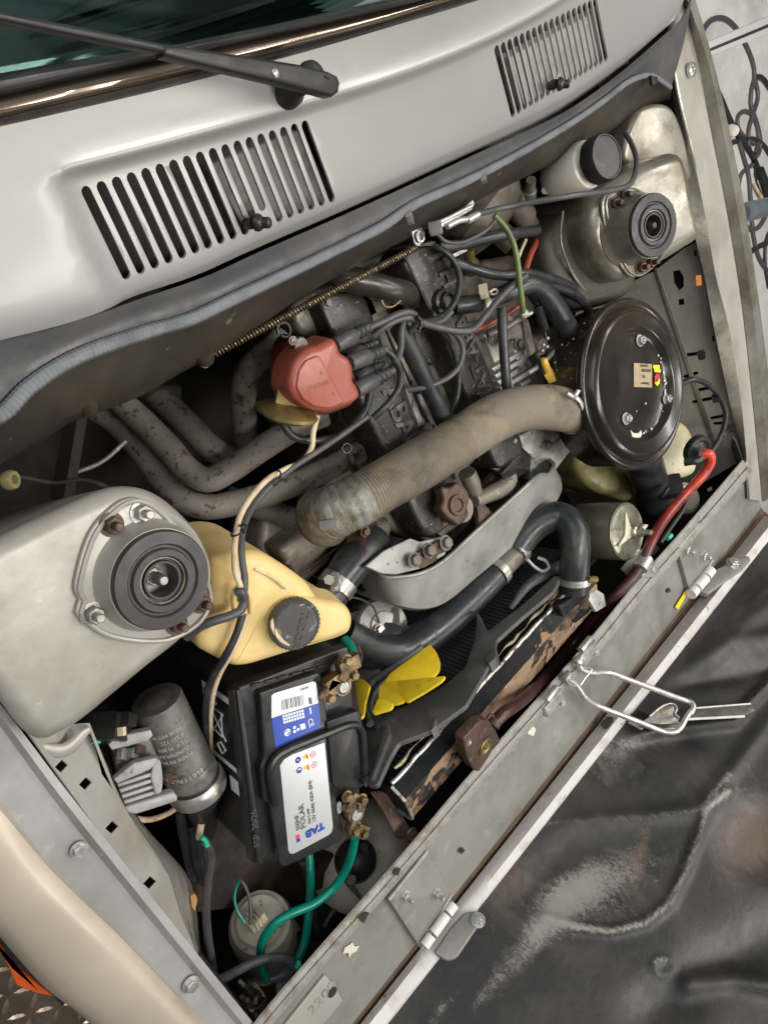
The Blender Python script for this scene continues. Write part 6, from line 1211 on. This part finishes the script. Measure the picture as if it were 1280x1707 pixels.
part('plug', join(box(cp_pl.hit(428, 1538) + cp_pl.n * .012, W(440, 1526, 0) - W(420, 1545, 0), (0, 0, 1), .03, .02, .02, .002), *[box(cp_pl.hit(428 + k * 5, 1536 - k * 5) + cp_pl.n * .016, W(440, 1526, 0) - W(420, 1545, 0), (0, 0, 1), .003, .024, .022, .0005) for k in (-1, 0, 1)]), m_ivory, rl)
wire('relay_wire', 'thin green wire arching to the ivory relay plug', 'wire', [(408, 1538), (396, 1518), (391, 1496), (396, 1474), (402, 1466)], 2.5, (-.11, -.15), m_green)
wire('relay_wire', 'thin grey wire arching to the ivory relay plug', 'wire', [(417, 1540), (418, 1520), (414, 1490), (404, 1470), (396, 1464)], 2.8, (-.11, -.15), m_wire)
wire('green_cable', 'green cable looping from the battery clamp round the relay can', 'cable', [(592, 1396, -.015), (586, 1424, -.03), (575, 1452, -.045), (556, 1480, -.055), (524, 1506, -.062), (485, 1523, -.07), (458, 1540, -.078), (440, 1564, -.09), (434, 1590, -.10), (436, 1614, -.105), (446, 1634, -.10)], 7.4, 0, m_green, n=70)
wire('green_cable', 'green cable dropping straight down under the battery front', 'cable', [(514, 1415, -.13), (517, 1450, -.12), (517, 1490, -.11), (514, 1530, -.10), (508, 1570, -.095), (496, 1602, -.09)], 7.2, 0, m_green, n=50)
wire('green_lead', 'short green cable from the upper battery clamp under the bottle spout', 'cable', [(574, 1066, -.05), (584, 1078, -.035), (590, 1094, -.02), (592, 1106, -.01)], 8.5, 0, m_green)
wire('brown_sleeve', 'brown sleeve curving beside the short green battery cable', 'cable', [(596, 1078, -.04), (601, 1092, -.03), (598, 1104, -.015), (590, 1112, -.008)], 4, 0, m_rust)
solo('taped_joint', tube([(450, 1633), (466, 1628), (482, 1617), (490, 1608)], [7.5, 8.5, 8.5, 7], z=(-.095, -.075), n=20), m_wire, 'grey taped joint on the green cable by the front panel', 'tape')
solo('metal_tab', prism(ZP(-.085), [(462, 1640), (486, 1622), (492, 1630), (490, 1655), (476, 1672), (462, 1668)], .004, .001), m_steel, 'dull metal tab under the taped joint at the panel', 'bracket')
wire('black_cable', 'black cable lying across the front left corner to the panel', 'cable', [(360, 1636, -.10), (385, 1624, -.09), (415, 1608, -.08), (445, 1598, -.07), (470, 1597, -.062), (488, 1605, -.058), (497, 1616, -.055)], 7.6, 0, m_wire)
wire('bright_green_end', 'bright green cable end at the tip of the black cable', 'cable', [(496, 1607), (502, 1618), (503, 1634)], 6, (-.05, -.055), m_ltgreen)
bh = thing('bulb_holder', 'ivory bulb holder with a grey spring clip at the bottom corner', 'bulb holder', (425, 1665, -.2))
part('plug', cyl(W(434, 1672, -.14), W(404, 1640, -.06), [(10, 0), (12, .3), (7, .35), (7, .6), (9, .65), (9, .78), (4, .85), (3, 1.1)], 20), m_wire, bh)
part('socket', join(box(W(420, 1665, -.12), W(440, 1650, 0) - W(410, 1680, 0), (0, 0, 1), .035, .03, .012, .002), tube([(412, 1668), (414, 1656), (424, 1660), (426, 1672)], 4, z=-.10, n=14)), m_ivory, bh)
part('clip', join(prism(ZP(-.105), [(408, 1676), (432, 1656), (446, 1662), (444, 1676), (428, 1684), (412, 1684)], .012, .002), coil([W(424, 1684, -.12), W(438, 1680, -.10)], .010, .0014, 4)), m_coil, bh)
hl = thing('headlamp', 'black rubber dome over the pale back of a headlamp by the battery', 'headlamp back', (608, 1432, -.4))
lc = W(600, 1426, -.10); lax = Vector((.1, .75, .65)).normalized()
part('dome', lathe(lc - lax * .03, lax, [(.036, -.02), (.035, .0), (.032, .014), (.024, .024), (.013, .030), (.004, .031)], 36), m_rubber, hl)
part('reflector', lathe(lc - lax * .05 + Vector((.03, -.01, -.01)), lax, [(.10, -.05), (.096, -.03), (.08, -.008), (.055, .006), (.045, .008)], 48), m_ivory2, hl)
part('grommet', lathe(lc + lax * .0 + Vector((.012, .006, 0)), lax, [(.008, 0), (.007, .005), (.002, .005)], 16), m_rubber, hl)
part('adjuster', join(tube([(578, 1470), (590, 1482), (600, 1496)], [5, 5, 3], z=-.09, n=8), lathe(W(582, 1464, -.09), (0, .4, 1), [(.008, 0), (.008, .01), (.003, .01)], 10)), m_steel, hl)
h2 = thing('lamp_pod', 'black plastic lamp pod behind the front panel flange', 'lamp housing', (590, 1530, -.4))
part('pod', prism(Plane(W(570, 1530, -.16), (.1, .3, 1)), [(520, 1500), (560, 1470), (600, 1480), (610, 1500), (580, 1550), (545, 1580), (525, 1560)], .12, .02, smooth=40, k=5), m_plastic, h2)
part('pod_rib', tube([(540, 1545), (555, 1520), (580, 1505), (596, 1488)], 4, z=-.145, n=20), m_wire, h2)
for lb, pts, r, m_ in (('black loom of cables dropping from the ignition coil boot', [(300, 1350, -.14), (304, 1380, -.15), (310, 1410, -.17), (318, 1450, -.2), (330, 1490, -.22), (352, 1506, -.24)], 8, m_wireblk), ('thicker black loom beside the coil cable looping right', [(320, 1370, -.15), (326, 1400, -.16), (332, 1440, -.19), (344, 1474, -.22), (366, 1490, -.25), (385, 1470, -.27)], 11, m_hose), ('grey sheathed cable running down to the front left corner', [(338, 1398, -.10), (348, 1410, -.10), (353, 1430, -.11), (348, 1465, -.12), (344, 1510, -.13), (347, 1560, -.14), (352, 1592, -.145), (358, 1625, -.15)], 7, m_wire)):
    wire('cable_loom', lb, 'cable loom', pts, r, 0, m_)
wire('green_wire_end', 'short bright green wire at the head of the grey sheathed cable', 'wire', [(336, 1396, -.085), (342, 1400, -.085), (346, 1410, -.085)], 4, 0, m_ltgreen)
wire('tan_lead', 'tan lead emerging from the coil boot', 'lead', [(336, 1372, -.12), (334, 1384, -.12), (332, 1396, -.125)], 6, 0, m_cream)
solo('wood_chip', prism(ZP(-.13), [(318, 1494), (326, 1490), (330, 1500), (326, 1520), (320, 1512)], .01, .001), M('wood_orange', (.45, .24, .09), .6, 0, (.3, .15, .06), 40), 'orange brown chip wedged beside the side plate', 'chip')
solo('battery_tray', join(prism(ZP(-.205), [(300, 1120), (620, 1010), (680, 1480), (330, 1520)], .006), prism(ZP(-.16), [(500, 1440), (640, 1400), (660, 1430), (520, 1490)], .05, .004)), M('tray_dark_rusty', (.025, .022, .02), .6, .1, (.06, .04, .028), 20, (.45, .65), bump=.3, bs=60), 'dark rusty tray under the black battery', 'tray')
solo('engine_mount', join(prism(ZP(-.22), [(440, 860), (520, 880), (560, 930), (500, 985), (430, 930)], .1, .012, cr=.02), box(W(500, 905, -.2), (1, 0, 0), (0, 1, 0), .1, .06, .06, .01)), m_block, 'grimy grey casting in the dark left of the bottle', 'casting')
wire('brake_pipe', 'thin brown pipe bending below the exhaust pipes', 'pipe', [(500, 960, -.17), (540, 930, -.17), (566, 908, -.165), (572, 892, -.165), (566, 884, -.17)], 3, 0, m_rust)
solo('bolt_bracket', join(box(W(596, 902, -.13), RX, RZ, .06, .03, .02, .004), hexbolt(W(608, 886, -.115), (0, 0, 1), .007), prism(ZP(-.12), [(596, 905), (610, 895), (622, 918), (612, 926)], .006, .001)), m_rust, 'rusty bracket with a small bolt beneath the brown hose end', 'bracket')
# dark clutter at the back left under the lip
wire('wing_loom', 'dark wires along the left inner wing behind the left tower', 'wiring', [(-20, 795, -.06), (30, 795, -.07), (90, 805, -.09), (140, 800, -.12), (200, 820, -.16)], 4, 0, m_wireblk)
solo('grommet', lathe(W(20, 800, -.06), (.6, -.2, .7), [(.010, -.006), (.011, 0), (.009, .004), (.005, .004), (.004, -.004)], 24), m_tankd, 'dull ochre rubber grommet on the dark left inner wing', 'grommet')
solo('steel_bracket', box(W(120, 745, -.22), RX, RZ, .16, .02, .02, .003), m_void, 'dark flat steel bracket in the gloom left of the exhaust pipes', 'bracket'); solo('support_rod', tube([(120, 790), (170, 770), (210, 735)], 4, z=-.24, n=8), m_block, 'thin grey rod in the gloom left of the exhaust pipes', 'rod')
solo('brake_servo', lathe(W(790, 350, -.14), (.2, -.8, .5), [(.09, -.08), (.09, .02), (.07, .045), (.04, .055), (.02, .06), (.02, .09)], 40), M('servo_tan', (.16, .14, .11), .4, .4, (.08, .07, .05), 14), 'dusty round servo in the shade under the cable clamp', 'servo')
solo('master_cylinder', join(cyl(W(850, 330, -.10), W(905, 400, -.16), [(20, 0), (20, .4), (14, .42), (14, 1.0)], 24), cyl(W(885, 300, -.06), W(882, 332, -.09), [(8, 0), (8, .5), (11, .55), (11, 1)], 16)), m_block, 'grimy master cylinder below the white fluid bottle', 'cylinder')
solo('steel_tab', box(W(758, 424, -.08), W(772, 416, 0) - W(745, 430, 0), (0, 0, 1), .045, .014, .006, .001), m_alu, 'pale steel tab above the black hose at the back of the engine', 'bracket')
solo('brass_union', cyl(W(786, 452, -.12), W(780, 415, -.10), [(14, 0), (14, .4), (9, .45), (9, 1)], 18), m_gold, 'dull brass pipe union at the back of the engine', 'union')
# ================================================================== beyond the right wing
GZ = -.845
gp_ = 'cables tangled on the concrete beyond the right wing'
CB = [('grey cable arching under the alloy rail', [(1170, 52), (1182, 36), (1196, 30), (1210, 33), (1226, 48), (1243, 78), (1254, 108), (1256, 129), (1251, 151), (1250, 175), (1259, 202), (1266, 234), (1264, 255), (1256, 262), (1248, 250), (1246, 220), (1254, 190), (1262, 160), (1256, 130)], 4, m_wire),
      ('black cable slanting past the white knob to a black plug', [(1180, 130), (1198, 160), (1213, 195), (1230, 228), (1250, 256), (1260, 276), (1264, 290)], 5, m_wireblk),
      ('black cable leaving the frame at the middle right', [(1256, 128), (1268, 130), (1278, 142), (1290, 160)], 4.5, m_wireblk),
      ('grey cable bent in a narrow upright loop', [(1256, 240), (1242, 230), (1230, 215), (1228, 198), (1236, 187), (1248, 188), (1258, 202), (1263, 230), (1258, 256)], 3.6, m_wire),
      ('black cable crossing level toward the frame edge', [(1208, 242), (1222, 237), (1240, 232), (1258, 233), (1272, 243), (1286, 265)], 4, m_wireblk),
      ('grey cable hanging long past the grey pole', [(1230, 234), (1238, 262), (1246, 292), (1250, 337), (1254, 391), (1263, 428), (1278, 452)], 4, m_wire),
      ('thin grey cable curling left below the knob', [(1230, 312), (1234, 292), (1246, 280), (1258, 272)], 3.5, m_wire),
      ('black cable lying across the lower right corner of the floor', [(1244, 424), (1262, 412), (1290, 400)], 4.5, m_wireblk),
      ('short grey cable curled beneath the grey pole', [(1238, 372), (1250, 382), (1264, 378), (1275, 360)], 4, m_wire),
      ('dark cable looped at the far right below the pole', [(1290, 372), (1276, 400), (1274, 440), (1280, 480)], 3, m_wireblk)]
for lb, pts, r, m_ in CB: wire('floor_cable', lb, 'cable', pts, r, GZ, m_, gp_, n=60)
solo('cable_plug', cyl(W(1263, 284, GZ + .01), W(1282, 340, GZ + .01), [(3, -.3), (4, -.05), (9, .0), (10, .5), (9, 1)], 18), m_plastic, 'black plug on a cable lying on the concrete', 'plug')
solo('plastic_knob', cyl(W(1216, 216, GZ + .02), W(1226, 220, GZ + .05), [(8, -.1), (9, 0), (9, .7), (7, 1)], 18), m_white, 'small white knob on the concrete by the wing edge', 'knob')
al_ = thing('alloy_rail', 'grooved aluminium rail crossing the top right corner', 'rail', (1240, 60, -.5))
zr = -.45
part('rail', prism(ZP(zr), [(1170, 74), (1330, 6), (1330, 38), (1172, 97)], .05, .002), M('alloy_profile', (.62, .62, .61), .4, .3, rv=.05), al_)
part('groove', prism(ZP(zr + .002), [(1170, 86), (1330, 19), (1330, 25), (1170, 91)], .003), m_void, al_)
solo('grey_pole', tube([(1234, 356), (1262, 349), (1330, 332)], 15.5, z=-.5, n=8, seg=24), M('pole_bluegrey', (.10, .125, .15), .4, 0, (.16, .18, .2), 12), 'blue grey plastic pole poking in from the right edge', 'pole')
solo('wood_strip', prism(ZP(GZ + .01), [(1254, 306), (1258, 305), (1272, 330), (1268, 331)], .004), m_cream, 'longer pale wooden strip beside the black plug on the concrete', 'strip'); solo('wood_strip', prism(ZP(GZ + .01), [(1262, 300), (1265, 300), (1276, 326), (1272, 327)], .004), m_cream, 'narrow pale wooden strip right next to the black plug', 'strip')
# indicator lamp at bottom left
ol = thing('side_indicator', 'orange indicator lens at the outer edge of the left wing', 'indicator lamp', (40, 1630, -.2))
part('lens', prism(ZP(-.16), [(-30, 1540), (0, 1572), (26, 1610), (94, 1663), (62, 1658), (28, 1644), (8, 1596), (-30, 1570)], .06, .004), m_orange, ol)
part('surround', prism(ZP(-.10), [(-40, 1515), (0, 1556), (96, 1652), (112, 1668), (106, 1680), (90, 1662), (26, 1606), (0, 1572), (-40, 1545)], .05, .003), m_rubber, ol)
